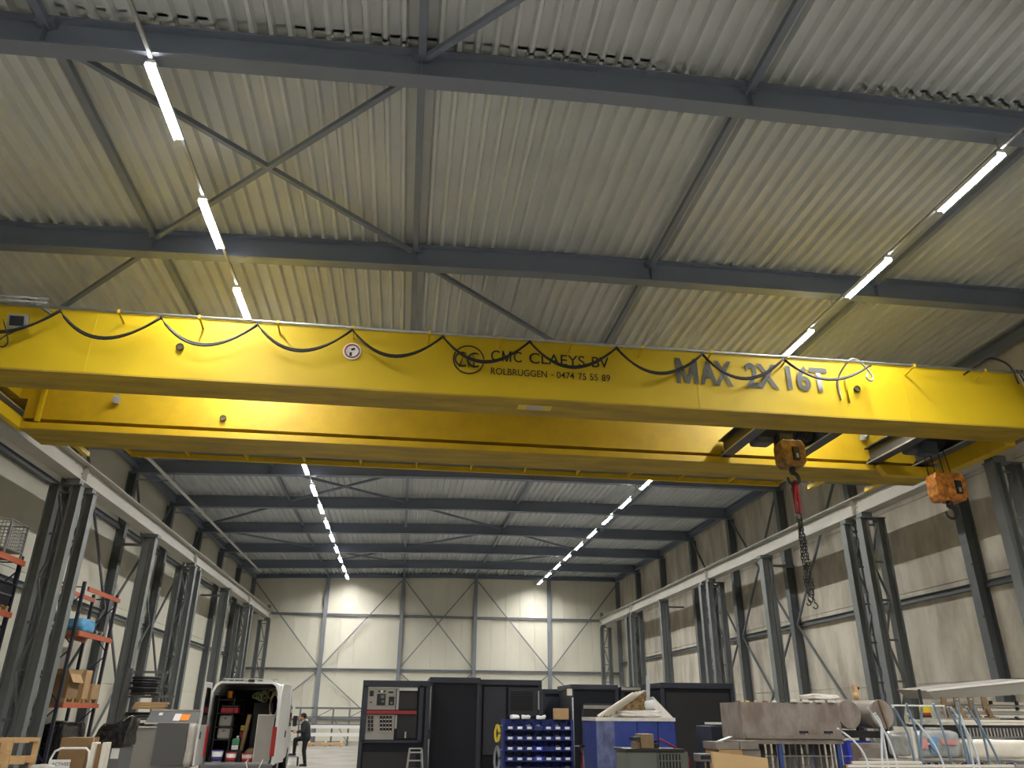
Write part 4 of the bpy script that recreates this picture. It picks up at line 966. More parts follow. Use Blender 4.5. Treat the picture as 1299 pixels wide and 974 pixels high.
# ------------------------------------------------------------------ person by the van, one foot on a step stool
def fig(b, name, mt, parent, vox):
    o = b.build(name, mt, parent); r = o.modifiers.new('remesh', 'REMESH'); r.mode = 'VOXEL'; r.voxel_size = vox; r.use_smooth_shade = True
    s_ = o.modifiers.new('smooth', 'SMOOTH'); s_.iterations = 2; s_.factor = 0.5
    return o
per = thing('person', 'person in dark work clothes with a pale collar, one foot on a stool', 'person', (-3.10, 29.0, 0))
J = dict(pel=(0.02,0,0.90), ch=(-0.03,0,1.22), nk=(-0.09,0,1.40), hd=(-0.15,0,1.505),
         sL=(-0.05,-0.18,1.34), eL=(-0.06,-0.25,1.06), wL=(-0.29,-0.17,1.04), sR=(-0.05,0.18,1.34), eR=(-0.06,0.25,1.06), wR=(-0.29,0.15,1.06),
         h1=(0.03,-0.09,0.88), k1=(0.01,-0.10,0.47), a1=(0.08,-0.10,0.08), h2=(0.03,0.09,0.88), k2=(-0.33,0.11,0.80), a2=(-0.33,0.11,0.39))
b = MB()
b.capsule(J['pel'], J['ch'], 0.13, 0.14); b.capsule(J['ch'], J['nk'], 0.12, 0.055); b.capsule(J['nk'], J['hd'], 0.052, 0.06)
b.ball(J['hd'], 0.1, 14, 10, (0.98, 0.78, 1.12)); b.ball((J['hd'][0]-0.105, 0, J['hd'][2]-0.015), 0.022, 8, 6, (1.2, 0.8, 1.3))
b.ball((J['hd'][0]-0.08, 0, J['hd'][2]-0.075), 0.038, 8, 6); b.ball((J['hd'][0]-0.096, 0, J['hd'][2]-0.058), 0.018, 8, 6, (0.8, 1.4, 0.5))
for sy in (-1, 1): b.ball((J['hd'][0]+0.01, sy*0.08, J['hd'][2]-0.01), 0.028, 8, 6, (0.7, 0.4, 1.2))
for s_ in 'LR':
    sg = -1 if s_ == 'L' else 1
    b.capsule(J['s'+s_], J['e'+s_], 0.05, 0.04); b.capsule(J['e'+s_], J['w'+s_], 0.04, 0.028)
    w_ = Vector(J['w'+s_]); pm_ = w_+Vector((-0.06, -sg*0.015, 0.0)); b.capsule(w_, pm_, 0.028, 0.034)
    for k in range(4):
        base = pm_+Vector((-0.025, -sg*0.005, 0.03-0.02*k)); Lf = (0.05, 0.058, 0.054, 0.042)[k]
        mid = base+Vector((-Lf*0.6, -sg*0.012, -0.004)); tip = mid+Vector((-Lf*0.25, -sg*Lf*0.5, -0.006))
        b.capsule(base, mid, 0.0105, 0.0095, 6); b.capsule(mid, tip, 0.0095, 0.008, 6)
    th = pm_+Vector((0.015, -sg*0.02, 0.03)); b.capsule(th, th+Vector((-0.035, -sg*0.028, 0.02)), 0.012, 0.0105, 6); b.capsule(th+Vector((-0.035, -sg*0.028, 0.02)), th+Vector((-0.06, -sg*0.034, 0.012)), 0.0105, 0.009, 6)
for h, k, a in (('h1','k1','a1'), ('h2','k2','a2')):
    b.capsule(J['pel'], J[h], 0.11, 0.085); b.capsule(J[h], J[k], 0.075, 0.055); b.capsule(J[k], J[a], 0.052, 0.038)
fig(b, 'body', m_skin, per, 0.011)
b = MB(); b.capsule((0.02,0,0.86), J['ch'], 0.165, 0.165); b.capsule(J['ch'], (-0.075,0,1.36), 0.155, 0.085)
for s_ in 'LR':
    b.capsule((-0.05,0,1.32), J['s'+s_], 0.09, 0.072); b.capsule(J['s'+s_], J['e'+s_], 0.070, 0.058); b.capsule(J['e'+s_], tuple(Vector(J['w'+s_])+Vector((0.03,0,0))), 0.056, 0.044)
fig(b, 'jacket', m_jack, per, 0.02)
b = MB(); b.capsule((0.02,0,0.88), (0.02,0,0.95), 0.15, 0.14)
for h, k, a in (('h1','k1','a1'), ('h2','k2','a2')):
    b.capsule(J['pel'], J[h], 0.12, 0.10); b.capsule(J[h], J[k], 0.098, 0.074); b.capsule(J[k], tuple(Vector(J[a])+Vector((0,0,0.03))), 0.072, 0.058)
fig(b, 'trousers', m_trou, per, 0.02)
for a in ('a1', 'a2'):
    x_, y_, z_ = J[a]; zb = z_-0.08; b = MB(); b.capsule((x_+0.03, y_, zb+0.045), (x_-0.15, y_, zb+0.038), 0.045, 0.038); b.capsule((x_, y_, zb+0.05), (x_, y_, zb+0.12), 0.045, 0.05); b.box(x_-0.185, x_+0.072, y_-0.045, y_+0.045, zb, zb+0.022)
    fig(b, 'shoe', m_black, per, 0.012)
b = MB(); hx_, hy_, hz_ = J['hd']; b.ball((hx_+0.015, 0, hz_+0.025), 0.108, 14, 10, (1.0, 0.85, 1.0)); b.v = [(x, y, max(z, hz_-0.01+(0.10 if x < hx_-0.055 else -0.07 if x > hx_+0.03 else 0.0))) for x, y, z in b.v]; b.build('hair', m_hair, per)
b = MB(); b.torus((-0.075, 0, 1.375), 0.085, 0.034, (-0.35, 0, 1), 20, 8); b.build('collar', m_fleece, per)
t = thing('step_stool', 'small grey step stool under the raised foot', 'stool', (-3.10-0.36, 29.11, 0)); MB().box(-0.2, 0.2, -0.15, 0.15, 0.27, 0.305).build('top', m_galv, t)
for sx in (-0.17, 0.17):
    for sy in (-0.12, 0.12): MB().beam((sx*1.1, sy*1.1, 0), (sx, sy, 0.27), 0.03, 0.03).build('leg', m_black, t)
t = thing('power_tool', 'black hand tool held by the person', 'tool', (-3.10-0.42, 29.0-0.02, 1.04)); MB().box(-0.05, 0.03, -0.07, 0.07, 0.0, 0.05).build('body', m_black, t, bevel=0.01); MB().cyl((-0.05, 0, 0.025), (-0.12, 0, 0.03), 0.018, 10).build('nose', m_iron, t)

# ------------------------------------------------------------------ railing and profiles by the end wall
Y = 46.5
xa, xb_ = atY(372, 920, Y).x, atY(470, 920, Y).x
t = thing('profile_rack', 'low steel rack with long pale profiles near the end wall', 'rack', ((xa+xb_)/2, Y, 0)); L = (xb_-xa)/2
zl = [atY(410, v, Y).z for v in (898, 909.5, 920.5, 931.5)]
for i in range(5):
    x_ = -L+0.3+i*(2*L-0.6)/4; MB().beam((x_, 0, 0), (x_, 0, zl[0]), 0.09, 0.09).build('post', m_crcol, t); MB().beam((x_, 0.3, 0.05), (x_, -0.5, 0.05), 0.08, 0.08).build('foot', m_crcol, t)
for z, mt, h_ in ((zl[0], m_col, 0.10), (zl[1], m_col, 0.08), (zl[2]+0.06, m_black, 0.06)): MB().beam((-L, 0.06, z), (L, 0.06, z), 0.06, h_).build('rail', mt, t)
for z, l0, l1 in ((zl[2]-0.04, -0.75, 1.0), (zl[3], -0.7, 1.0)): MB().beam((L*l0, -0.16, z), (L*l1, -0.16, z), 0.12, 0.17).build('profile', m_white, t)
for i in range(4):
    x_ = -L+0.3+i*(2*L-0.6)/4; x2 = -L+0.3+(i+1)*(2*L-0.6)/4; MB().beam((x_, 0.02, zl[1]), (x2, 0.02, zl[0]) if i % 2 else (x2, 0.02, 0.15), 0.04, 0.04).build('brace', m_crcol, t)
Y = 45.0
p = atY(413, 945, Y); t = thing('timber_skid', 'long pale timber on short blocks lying by the profile rack', 'timber', (p.x, Y, 0)); L = 0.5*(atY(438, 945, Y).x-atY(392, 945, Y).x)
MB().box(-L, L, -0.06, 0.06, 0.10, 0.20).build('timber', m_orp if False else m_wood, t)
for k in (-0.93, 0.0, 0.86): MB().box(L*k-0.06, L*k+0.06, -0.12, 0.12, 0, 0.098).build('block', m_wood, t); 
for k in (-0.93, 0.0, 0.86): MB().box(L*k-0.05, L*k+0.05, -0.05, 0.05, 0.202, 0.28).build('top_block', m_foam, t)

# ------------------------------------------------------------------ black steel enclosures
def enclosure(u0, v0, u1, Y, depth, label, lip=0.08, mt=None, z_over=None, xl=None):
    p0, p1 = atY(u0, v0, Y), atY(u1, v0, Y)
    if xl is not None: p0.x = xl
    W = (p1.x-p0.x)/2; H = z_over or (p0.z+p1.z)/2
    t = thing('machine_enclosure', label, 'enclosure', ((p0.x+p1.x)/2, Y+depth/2, 0)); mt = mt or m_encl
    MB().box(-W+lip, W-lip, -depth/2+lip, depth/2-lip, 0.10, H-0.16).build('body', mt, t)
    MB().box(-W, W, -depth/2, depth/2, H-0.16, H).build('roof_frame', m_encl2, t, bevel=0.012)
    MB().box(-W+0.02, W-0.02, -depth/2+0.02, depth/2-0.02, 0, 0.10).build('base_frame', m_encl2, t)
    for sx in (-1, 1): MB().box(sx*(W-0.05)-0.05, sx*(W-0.05)+0.05, -depth/2+0.01, -depth/2+0.11, 0.10, H-0.16).build('corner_post', m_encl2, t)
    return t, W, H, depth
# switchgear enclosure with the grey control panels
Y = 24.0
t, W, H, D = enclosure(461, 863, 546, Y, 2.2, 'black enclosure with grey control panels and a red bar')
ox, oz = t.location.x, 0
def onface(u0, v0, u1, v1, yy, name, mt, th=0.03, parent=None, bev=0):
    a, c = atY(u0, v1, Y+yy), atY(u1, v0, Y+yy); mid0 = atY((u0+u1)/2, v1, Y+yy); mid1 = atY((u0+u1)/2, v0, Y+yy)
    xl = atY(u0, (v0+v1)/2, Y+yy).x; xr_ = atY(u1, (v0+v1)/2, Y+yy).x
    y_ = Y+yy-t.location.y
    return MB().box(xl-t.location.x, xr_-t.location.x, y_-th, y_, mid0.z, mid1.z).build(name, mt, parent or t, bevel=bev)
F0 = 0.08
onface(463, 868.5, 537, 871.5, F0-0.03, 'door_frame', m_encl2, 0.06); onface(458, 939, 532, 942, F0-0.03, 'door_frame', m_encl2, 0.06)
onface(461, 869, 465, 941, F0-0.03, 'door_frame', m_encl2, 0.06); onface(531, 869, 536, 941, F0-0.03, 'door_frame', m_encl2, 0.06)
up_ = onface(466, 873, 502, 900, F0-0.02, 'control_panel', m_greyb, 0.03); lo_ = onface(464, 906.5, 500, 938, F0-0.02, 'control_panel', m_greyb, 0.03)
onface(466, 871.5, 530, 873, F0-0.02, 'top_strip', m_white, 0.03); onface(504, 872.5, 530, 876, F0-0.02, 'top_strip', m_white, 0.02)
onface(464, 901, 528.5, 905.5, F0-0.06, 'red_bar', m_redd, 0.03)
onface(506, 878, 529, 900, F0-0.01, 'black_panel', m_black, 0.02); onface(504, 907, 528, 936, F0-0.01, 'black_panel', m_black, 0.02)
for (a, b_, c, d) in ((469, 876, 474, 883), (478, 880, 489, 894.5), (493, 883.5, 500, 894.5), (469.5, 890, 472, 891.5), (493, 877, 499, 879)): onface(a, b_, c, d, F0-0.055, 'instrument', m_screen, 0.02, t)
for k in range(3): onface(480+3.3*k, 875.5, 482.4+3.3*k, 878, F0-0.055, 'indicator', m_black if k != 1 else m_white, 0.015, t)
for (a, b_, c, d) in ((483, 881.5, 487.5, 885.5), (484, 888, 487, 891), (495, 890, 498, 893)): onface(a, b_, c, d, F0-0.078, 'instrument_face', m_greyd, 0.006, t)
for r_ in range(4):
    for c_ in range(2): onface(466.5+4*c_, 908+5*r_, 469.5+4*c_, 912+5*r_, F0-0.055, 'socket', m_screen, 0.02, t)
    for c_ in range(4): onface(481.8+4*c_, 908+5*r_, 485+4*c_, 912+5*r_, F0-0.055, 'socket', m_screen, 0.02, t); onface(482.8+4*c_-0.1*r_, 911.6+5*r_, 484.2+4*c_-0.1*r_, 912.8+5*r_, F0-0.078, 'socket_tag', m_white, 0.004, t)
for k in range(6): onface(506+3.6*k, 928, 508+3.6*k, 936, F0-0.035, 'cable_gland', m_galv if k == 2 else m_black, 0.02, t)
onface(503, 873, 506, 900, F0-0.045, 'cable_duct', m_galv, 0.015); onface(501, 907, 503.5, 924, F0-0.045, 'cable_duct', m_galv, 0.015)
onface(459, 954, 527, 990, F0-0.03, 'lower_recess', m_dark, 0.02)
# plain enclosures
xe = t.location.x+W+0.006
t, W, H, D = enclosure(549, 859, 610, 24.6, 2.6, 'tall plain black enclosure beside the control panel enclosure', 0.05, xl=xe); xe = t.location.x+W+0.006
MB().cyl((-W+0.035, -D/2-0.03, 1.2), (-W+0.035, -D/2-0.03, H-0.25), 0.03, 10).build('lock_rod', m_galv, t)
MB().cyl((-W+0.035, -D/2-0.03, 0.1), (-W+0.035, -D/2-0.03, 0.95), 0.03, 10).build('lock_rod', m_galv, t)
MB().box(-W+0.12, W-0.12, -D/2+0.035, -D/2+0.06, 0.25, H-0.3).build('door_panel', m_encl, t)
Y = 25.2
t, W, H, D = enclosure(611, 862, 687.5, Y, 2.4, 'charcoal enclosure with a square dark louvre panel', 0.07, m_encl, xl=xe)
onface(613, 871, 641, 957, 0.05, 'side_panel', m_encl2, 0.04); onface(645, 872, 682, 908, 0.05, 'louvre_frame', m_encl2, 0.04)
lv = onface(647.5, 876.5, 676, 902, 0.02, 'louvre_panel', m_black, 0.03)
for k in range(9): onface(648, 877.5+2.7*k, 675.5, 878.5+2.7*k, -0.012, 'louvre', m_encl, 0.012)
onface(682.5, 876, 684, 900, 0.0, 'edge_strip', m_galv, 0.02)
Y = 28.3
t, W, H, D = enclosure(688, 874, 728, Y, 2.0, 'low black enclosure squeezed between two taller enclosures', 0.04)
MB().box(-W+0.1, W-0.1, -D/2+0.02, -D/2+0.05, 0.3, H-0.25).build('door_panel', m_encl2, t)
Y = 25.6
t, W, H, D = enclosure(724, 868, 784, Y, 2.3, 'black enclosure with a white lamp and a pale notice', 0.05)
onface(738, 892, 782, 895, 0.03, 'door_frame', m_encl2, 0.05); onface(738, 892, 741, 962, 0.03, 'door_frame', m_encl2, 0.05)
onface(741, 896, 775, 933, 0.04, 'door_panel', m_black, 0.03); onface(740, 894.5, 776, 899, 0.0, 'top_strip', m_greyb, 0.03)
nt = onface(741, 934.5, 762, 959, 0.0, 'notice', m_greyb, 0.02)
a = atY(722, 878, Y-0.05); MB().cbox((a.x-t.location.x, Y-0.1-t.location.y, a.z), (0.16, 0.14, 0.2)).build('lamp', m_foam, t, bevel=0.02)
a2 = atY(725.5, 960, Y-0.06); a1_ = atY(725.5, 884, Y-0.06); MB().cyl((a.x+0.10-t.location.x, Y-0.08-t.location.y, 0.2), (a.x+0.10-t.location.x, Y-0.08-t.location.y, a.z-0.15), 0.022, 10).build('conduit', m_galv, t)
Y = 23.6
t, W, H, D = enclosure(788, 871.5, 880, Y+2.2, 2.2, 'long low black enclosure behind the blue wrapped crate', 0.06)
MB().box(-W, W, -D/2-0.03, -D/2-0.005, H-0.10, H-0.02).build('pale_edge', m_greyb, t)
t, W, H, D = enclosure(838, 866, 930, Y, 2.1, 'wide black enclosure with a charcoal corner post, near the rusty box', 0.07)
MB().box(-W+0.14, W-0.16, -D/2+0.045, -D/2+0.068, 0.2, H-0.28).build('door_panel', m_black, t)
for zz in (H-0.6, H-1.2): MB().cyl((W-0.2, -D/2+0.03, zz-0.06), (W-0.2, -D/2+0.03, zz+0.06), 0.015, 8).build('hinge', m_galv, t)
# aluminium step ladder
Y = 22.6
p = atY(525, 974, Y); zt = atY(525, 950, Y).z; hw0 = 0.5*(atY(534, 950, Y).x-atY(518.5, 950, Y).x)
t = thing('step_ladder', 'small aluminium step ladder before the control panels', 'ladder', (p.x+0.02, Y, 0))
for sx in (-1, 1):
    MB().beam((sx*(hw0+0.07), -0.18, 0), (sx*hw0, 0, zt), 0.03, 0.05).build('stile', m_alu, t); MB().beam((sx*(hw0+0.05), 0.42, 0), (sx*(hw0-0.02), 0.05, zt-0.03), 0.025, 0.035).build('rear_leg', m_alu, t)
n_ = 4
for k in range(n_):
    z = zt*(k+0.7)/(n_)-0.02; f = z/zt; z = min(z, zt-0.02); MB().box(-(hw0+0.07*(1-f)), hw0+0.07*(1-f), -0.18*(1-f)-0.05, -0.18*(1-f)+0.04, z-0.015, z+0.015).build('step', m_alu, t)
MB().box(-hw0-0.01, hw0+0.01, -0.05, 0.12, zt, zt+0.025).build('top_step', m_alu, t)

# ------------------------------------------------------------------ bin rack
Y = 15.0
xl, xr_ = atY(642, 930, Y).x, atY(727, 930, Y).x; W = (xr_-xl)/2; xc = (xl+xr_)/2; ztop = atY(685, 914, Y).z
t = thing('bin_rack', 'dark blue steel rack holding rows of small parts bins', 'rack', (xc, Y+0.3, 0))
MB().box(-W, W, 0.05, 0.08, 0.05, ztop+0.02).build('back_panel', m_bin, t)
for sx in (-1, 1): MB().box(sx*(W+0.02)-0.02, sx*(W+0.02)+0.02, -0.14, 0.10, 0, ztop+0.02).build('side_post', m_bin, t); MB().box(sx*(W+0.02)-0.03, sx*(W+0.02)+0.03, -0.45, 0.35, 0, 0.04).build('foot', m_bin, t)
NROW, NCOL = 8, 7; rp = 0.170; cp_ = 2*W/NCOL
for r_ in range(NROW): MB().box(-W, W, -0.24, 0.05, ztop-0.155-rp*r_-0.008, ztop-0.155-rp*r_).build('shelf', m_bin, t)
bw = cp_*0.92; bd = 0.25; bh = 0.125
def bin_mesh(mt):
    th = 0.006; b = MB(); b.box(-bw/2, bw/2, -bd, 0, 0, th); b.box(-bw/2, bw/2, -th, 0, th, bh)
    for sx in (-bw/2, bw/2-th):
        P = [(-bd, th), (0, th), (0, bh), (-bd*0.62, bh), (-bd, bh*0.5)]
        b._add([(sx, y, z) for y, z in P]+[(sx+th, y, z) for y, z in P], [tuple(range(5)), tuple(range(5, 10))[::-1]]+[(i, i+5, (i+1) % 5+5, (i+1) % 5) for i in range(5)])
    b.box(-bw/2+th, bw/2-th, -bd, -bd+th, th, bh*0.5); return b.mesh('bin_shell', mt)
bm1, bm2 = bin_mesh(m_bin), bin_mesh(m_bin2)
lab = MB().box(-bw*0.26, bw*0.26, -bd-0.004, -bd-0.0005, bh*0.10, bh*0.42).mesh('bin_label', m_white)
m_parts = mat('small_parts', (150, 146, 140), 0.4, 0.5, 0.4, 30)
cont = crumple(MB().ball((0, -0.14, 0.055), 0.06, 10, 7, (0.9, 1.1, 0.5)), 0.006, 4).mesh('loose_parts', m_parts)
filled = {(0, 2), (0, 3), (1, 2), (1, 5), (2, 5), (3, 3), (0, 5), (4, 1), (4, 6)}
for r_ in range(NROW):
    for c_ in range(NCOL):
        br = (r_ in (2, 3) and c_ == 3)
        extra = 'bright blue' if br else 'dark blue'
        bt = thing('parts_bin', '%s parts bin, %s from the coiled hoses in the %s row from the top' % (extra, ORD[c_], ORD[r_]), 'parts bin', (xc-W+cp_*(c_+0.5), Y+0.3+0.04, ztop-0.155-rp*r_+0.001), 0, 'parts bins in the blue rack')
        inst('shell', bm2 if br else bm1, bt)
        if (r_*3+c_*5) % 11 not in (4,): inst('label_card', lab, bt)
        if (r_, c_) in filled: inst('loose_parts', cont, bt)
# coils on the end of the rack, box and packets on top
for k, (dz, mt, nm, R) in enumerate(((0.0, m_yelp, 'yellow', 0.13), (-0.42, m_hoseg, 'grey', 0.15))):
    zc = ztop-0.22+dz
    t = thing('hose_loops', 'looped %s hose hanging on the side of the bin rack' % nm, 'hose', (xl-0.14, Y+0.2, zc))
    for i in range(6): MB().torus((0.012*math.sin(i*2.0), 0.012*i-0.04, 0.012*math.cos(i*1.7)), R-0.006*i, 0.011, (0.75, 1, 0.0), 28, 6, sx=0.38, sy=1.05 if k == 0 else 1.35).build('hose_turn', mt, t)
    MB().beam((0.095, 0, R*1.02), (-0.03, 0, R*1.02), 0.014, 0.014).build('hook', m_galv, t)
cx_ = atY(711, 906, Y+0.3).x; carton(cx_, Y+0.26, ztop+0.021, 0.26, 0.2, 0.19, 'small brown carton on top of the bin rack', False, m_card)
for i, (u, s_) in enumerate(((653, 0.10), (667, 0.10), (686, 0.10))):
    o = soft(grid_box(-s_*0.8, s_*0.8, -0.08, 0.08, 0, 0.07, 3), 'plastic_packet', m_white, 0.02, 30+i, None, (atY(u, 910, Y+0.25).x, Y+0.25, ztop+0.021)); tag(o, '%s white plastic packet on the bin rack' % ('flat', 'folded', 'pointed')[i], 'packet')
# hanging tools beside the rack
t = thing('tool_bundle', 'bundle of dark cables and tools hanging on the rack end', 'tools', (xr_+0.17, Y+0.12, ztop-0.55))
for k in range(6): MB().tube([(0.012*k-0.03, 0, 0.12), (0.018*k-0.03+0.03*math.sin(k), -0.01*k, -0.1), (0.02*k-0.06, 0, -0.35-0.04*k)], 0.012, 6).build('cable', (m_iron, m_redsl, m_hoseg)[k % 3], t)
MB().ball((0.02, 0, 0.13), 0.05, 10, 6, (1.2, 0.8, 0.6)).build('grip', m_iron, t)
MB().beam((-0.125, 0.0, 0.13), (0.02, 0.0, 0.13), 0.02, 0.02).build('hook', m_galv, t)

# ------------------------------------------------------------------ blue film-wrapped crate with foam boards on top
Y = 14.6
xl, xr_ = atY(757, 935, Y).x, atY(857, 935, Y).x; zt = atY(800, 910, Y).z; W = (xr_-xl)/2; D = 1.1
t = thing('wrapped_crate', 'blue panelled crate wrapped in clear film with debris on top', 'crate', ((xl+xr_)/2, Y+D/2, 0))
zt0 = zt-0.06
for k, (a, c) in enumerate(((-W, -W*0.58), (-W*0.56, W*0.02), (W*0.04, W*0.55), (W*0.57, W))): MB().box(a, c, -D/2, -D/2+0.03, 0.12, zt0).build('panel', m_bluec if k else m_bluef, t)
MB().box(-W+0.005, W-0.005, -D/2+0.032, D/2, 0.12, zt0-0.01).build('core', m_bluec, t)
MB().box(-W-0.015, W+0.015, -D/2-0.015, D/2+0.015, zt0, zt).build('film_edge', m_film, t)
for xx in (-W+0.005, -W*0.57, -W*0.80): MB().box(xx-0.012, xx+0.012, -D/2-0.012, -D/2, 0.12, zt0).build('film_seam', m_bluef, t)
for sx in (-1, 0, 1): MB().box(sx*(W-0.08)-0.06, sx*(W-0.08)+0.06, -D/2, D/2, 0, 0.118).build('skid', m_pal, t)
for k in range(5):   # white mouldings leaning from left front up to the right rear
    z_ = zt+0.02; p0 = Vector((-W+0.06+0.085*k, -D/2+0.10+0.10*k, z_)); p1 = Vector((W*0.10+0.10*k, -D/2+0.30+0.10*k, z_+0.40+0.015*k))
    MB().beam(p0, p1, 0.06, 0.03).build('foam_board', m_foam, t)
soft(grid_box(-W*0.3, W*0.75, -D/2+0.08, D/2-0.1, zt, zt+0.12, 5), 'rubble_film', m_film, 0.035, 44, t)
b = MB(); b._add([(-W*0.25, -D/2+0.5, zt+0.10), (W*0.55, -D/2+0.5, zt+0.10), (W*0.52, -D/2+0.5, zt+0.46), (-W*0.25, D/2-0.1, zt+0.10), (W*0.55, D/2-0.1, zt+0.10), (W*0.52, D/2-0.1, zt+0.46)], [(0,1,2),(5,4,3),(0,3,4,1),(1,4,5,2),(2,5,3,0)]); b.build('straw_filling', m_straw, t)
MB().cyl((W*0.40, -D/2+0.22, zt+0.20), (W*0.56, -D/2+0.10, zt+0.22), 0.085, 16).build('foam_roll', m_white, t)
MB().beam((W*0.52, -D/2+0.45, zt+0.10), (W*0.60, -D/2+0.5, zt+0.74), 0.022, 0.07).build('slotted_bar', m_galv, t)
b = MB(); b._add([(W*0.6, -D/2+0.1, zt), (W, -D/2+0.05, zt), (W, D/2-0.2, zt), (W*0.6, D/2-0.2, zt), (W*0.62, -D/2+0.3, zt+0.36), (W*0.70, D/2-0.25, zt+0.36)], [(0,3,2,1),(0,1,4),(1,2,5,4),(2,3,5),(3,0,4,5)]); b.build('film_drape', m_film, t)

# ------------------------------------------------------------------ grey-green machine with brown housing and red cables
Y = 11.0
xl, xr_ = atY(796, 965, Y).x, atY(874, 965, Y).x; zt = atY(835, 953, Y).z; W = (xr_-xl)/2; D = 0.6
t = thing('transformer', 'grey green machine with a vent grille, brown housing and red cables', 'machine', ((xl+xr_)/2, Y+D/2, 0))
MB().box(-W, W, -D/2, D/2, 0.06, zt).build('body', m_gmach, t, bevel=0.02); MB().box(-W+0.04, W-0.04, -D/2+0.04, D/2-0.04, 0, 0.058).build('base', m_black, t)
MB().box(-W-0.02, W-0.05, -D/2-0.02, D/2, zt, zt+0.03).build('lid', m_iron, t)
MB().box(-W*0.02, W*0.72, -D/2-0.008, -D/2, zt-0.28, zt-0.03).build('grille_recess', m_black, t)
for k in range(7): MB().box(-W*0.02+0.045*k, -W*0.02+0.045*k+0.016, -D/2-0.022, -D/2-0.008, zt-0.28, zt-0.03).build('grille_bar', m_gmach, t)
MB().box(-W*0.02, W*0.72, -D/2-0.026, -D/2-0.022, zt-0.12, zt-0.105).build('grille_bar', m_gmach, t)
bw0, bw1, bz0, bz1 = dims(819, 931, 832, 951, Y); MB().box(bw0-t.location.x-0.04, bw1-t.location.x, -0.22, 0.06, zt+0.03, bz1).build('housing', m_brown, t, bevel=0.01)
MB().box(bw0-t.location.x-0.16, bw0-t.location.x-0.042, -0.2, -0.05, zt+0.13, zt+0.17).build('bracket', m_iron, t); MB().box(bw0-t.location.x-0.12, bw0-t.location.x-0.042, -0.18, 0.0, zt+0.03, zt+0.11).build('bracket', m_brown, t)
for k in range(3):
    MB().tube([(bw1-t.location.x+0.03, -0.1+0.05*k, zt+0.10), (bw1-t.location.x+0.16, -0.12+0.05*k, zt+0.13+0.01*k), (bw1-t.location.x+0.30, -0.14+0.05*k, zt+0.06), (W+0.03+0.02*k, -0.2+0.05*k, zt-0.08), (W+0.06+0.02*k, -0.22+0.05*k, zt-0.3)], 0.009, 6).build('cable', m_redsl, t)
MB().box(bw1-t.location.x, bw1-t.location.x+0.09, -0.13, 0.05, zt+0.03, zt+0.09).build('terminal_block', m_iron, t)

# ------------------------------------------------------------------ rusty box on its blue stand, cylinders, boards
Y = 12.0
xl, xr_ = atY(941, 915, Y).x, atY(1066, 915, Y).x; zb, zt = atY(1003, 937, Y).z, atY(1003, 891, Y).z; W = (xr_-xl)/2; D = 0.8; xc = (xl+xr_)/2
t = thing('blue_stand', 'blue steel stand holding a row of tubes under the rusty box', 'stand', (xc, Y+D/2, 0))
for sx in (-0.28, 0.90):
    for sy in (-1, 1): MB().box(W*sx-0.03, W*sx+0.03, sy*(D/2-0.04)-0.03, sy*(D/2-0.04)+0.03, 0, zb-0.07).build('leg', m_bluest, t)
MB().box(-W*0.98, W, -D/2, D/2, zb-0.07, zb-0.002).build('top_frame', m_rust, t)
for z in (zb-0.24, zb-0.7):
    for sy in (-1, 1): MB().beam((-W*0.5, sy*(D/2-0.1), z), (W*1.25, sy*(D/2-0.1), z), 0.012, 0.012).build('wire', m_galv, t)
for k in range(14):
    x_ = -W*0.46+k*0.098
    o = MB().cyl((x_, -0.05, 0), (x_+0.02, -0.03, zb-0.085), 0.03, 10).build('tube', m_rust if k % 3 else m_steelw, t)
t = thing('steel_trough', 'rusty grey steel box with worn sides on the blue stand', 'steel box', (xc, Y+D/2, zb))
b = MB(); th = 0.02; b.box(-W, W, -D/2, D/2, 0, th)
for a in ((-W, -W+th, -D/2, D/2), (W-th, W, -D/2, D/2), (-W+th, W-th, -D/2, -D/2+th), (-W+th, W-th, D/2-th, D/2)): b.box(*a, th, zt-zb)
b.build('box', m_rust, t)
MB().box(-W-0.02, W+0.02, -D/2-0.03, -D/2-0.001, 0, 0.05).build('bottom_rail', m_steelw, t)
for sx in (0.22, 0.72): MB().box(W*sx-0.07, W*sx+0.07, -D/2-0.012, -D/2-0.001, 0.075, 0.11).build('lift_slot', m_black, t); MB().cyl((W*sx+0.03, -D/2-0.02, 0.065), (W*sx+0.03, -D/2-0.001, 0.065), 0.012, 8).build('bolt', m_alu, t)
MB().box(-W*0.97, -W*0.80, -D/2-0.05, -D/2-0.03, 0.01, 0.09).build('lug', m_steelw, t)
r_ = random.Random(3)
for k in range(6):
    mt = (m_brown, m_yelp, m_rust, m_brown, m_foam, m_black, m_brown, m_yelp, m_rust)[k]; x_ = -W+0.12+0.15*k
    o = thing('offcut', '%s metal offcut, %s from the worn corner among the scraps on the rusty box' % (('brown', 'yellow', 'rusty', 'brown', 'white', 'black', 'brown', 'yellow', 'rusty')[k], ORD[k]), 'offcut', (xc+x_, Y+0.36, zt-0.04), r_.uniform(0.7, 1.3), 'scraps in the rusty box')
    MB().cbox((0, 0, 0.0), (0.13, 0.03, 0.12), ry=r_.uniform(-0.3, 0.3)).build('strip', mt, o); MB().cyl((0.02, -0.03, 0.04), (0.02, 0.03, 0.05), 0.025, 8).build('end_fitting', mt, o)
sup = tag(MB().box(xl+0.05, xl+1.05, Y+0.12, Y+0.6, zb+0.022, zt-0.135).build('filler_block', m_pal), 'wooden block inside the rusty box under the scraps', 'block')
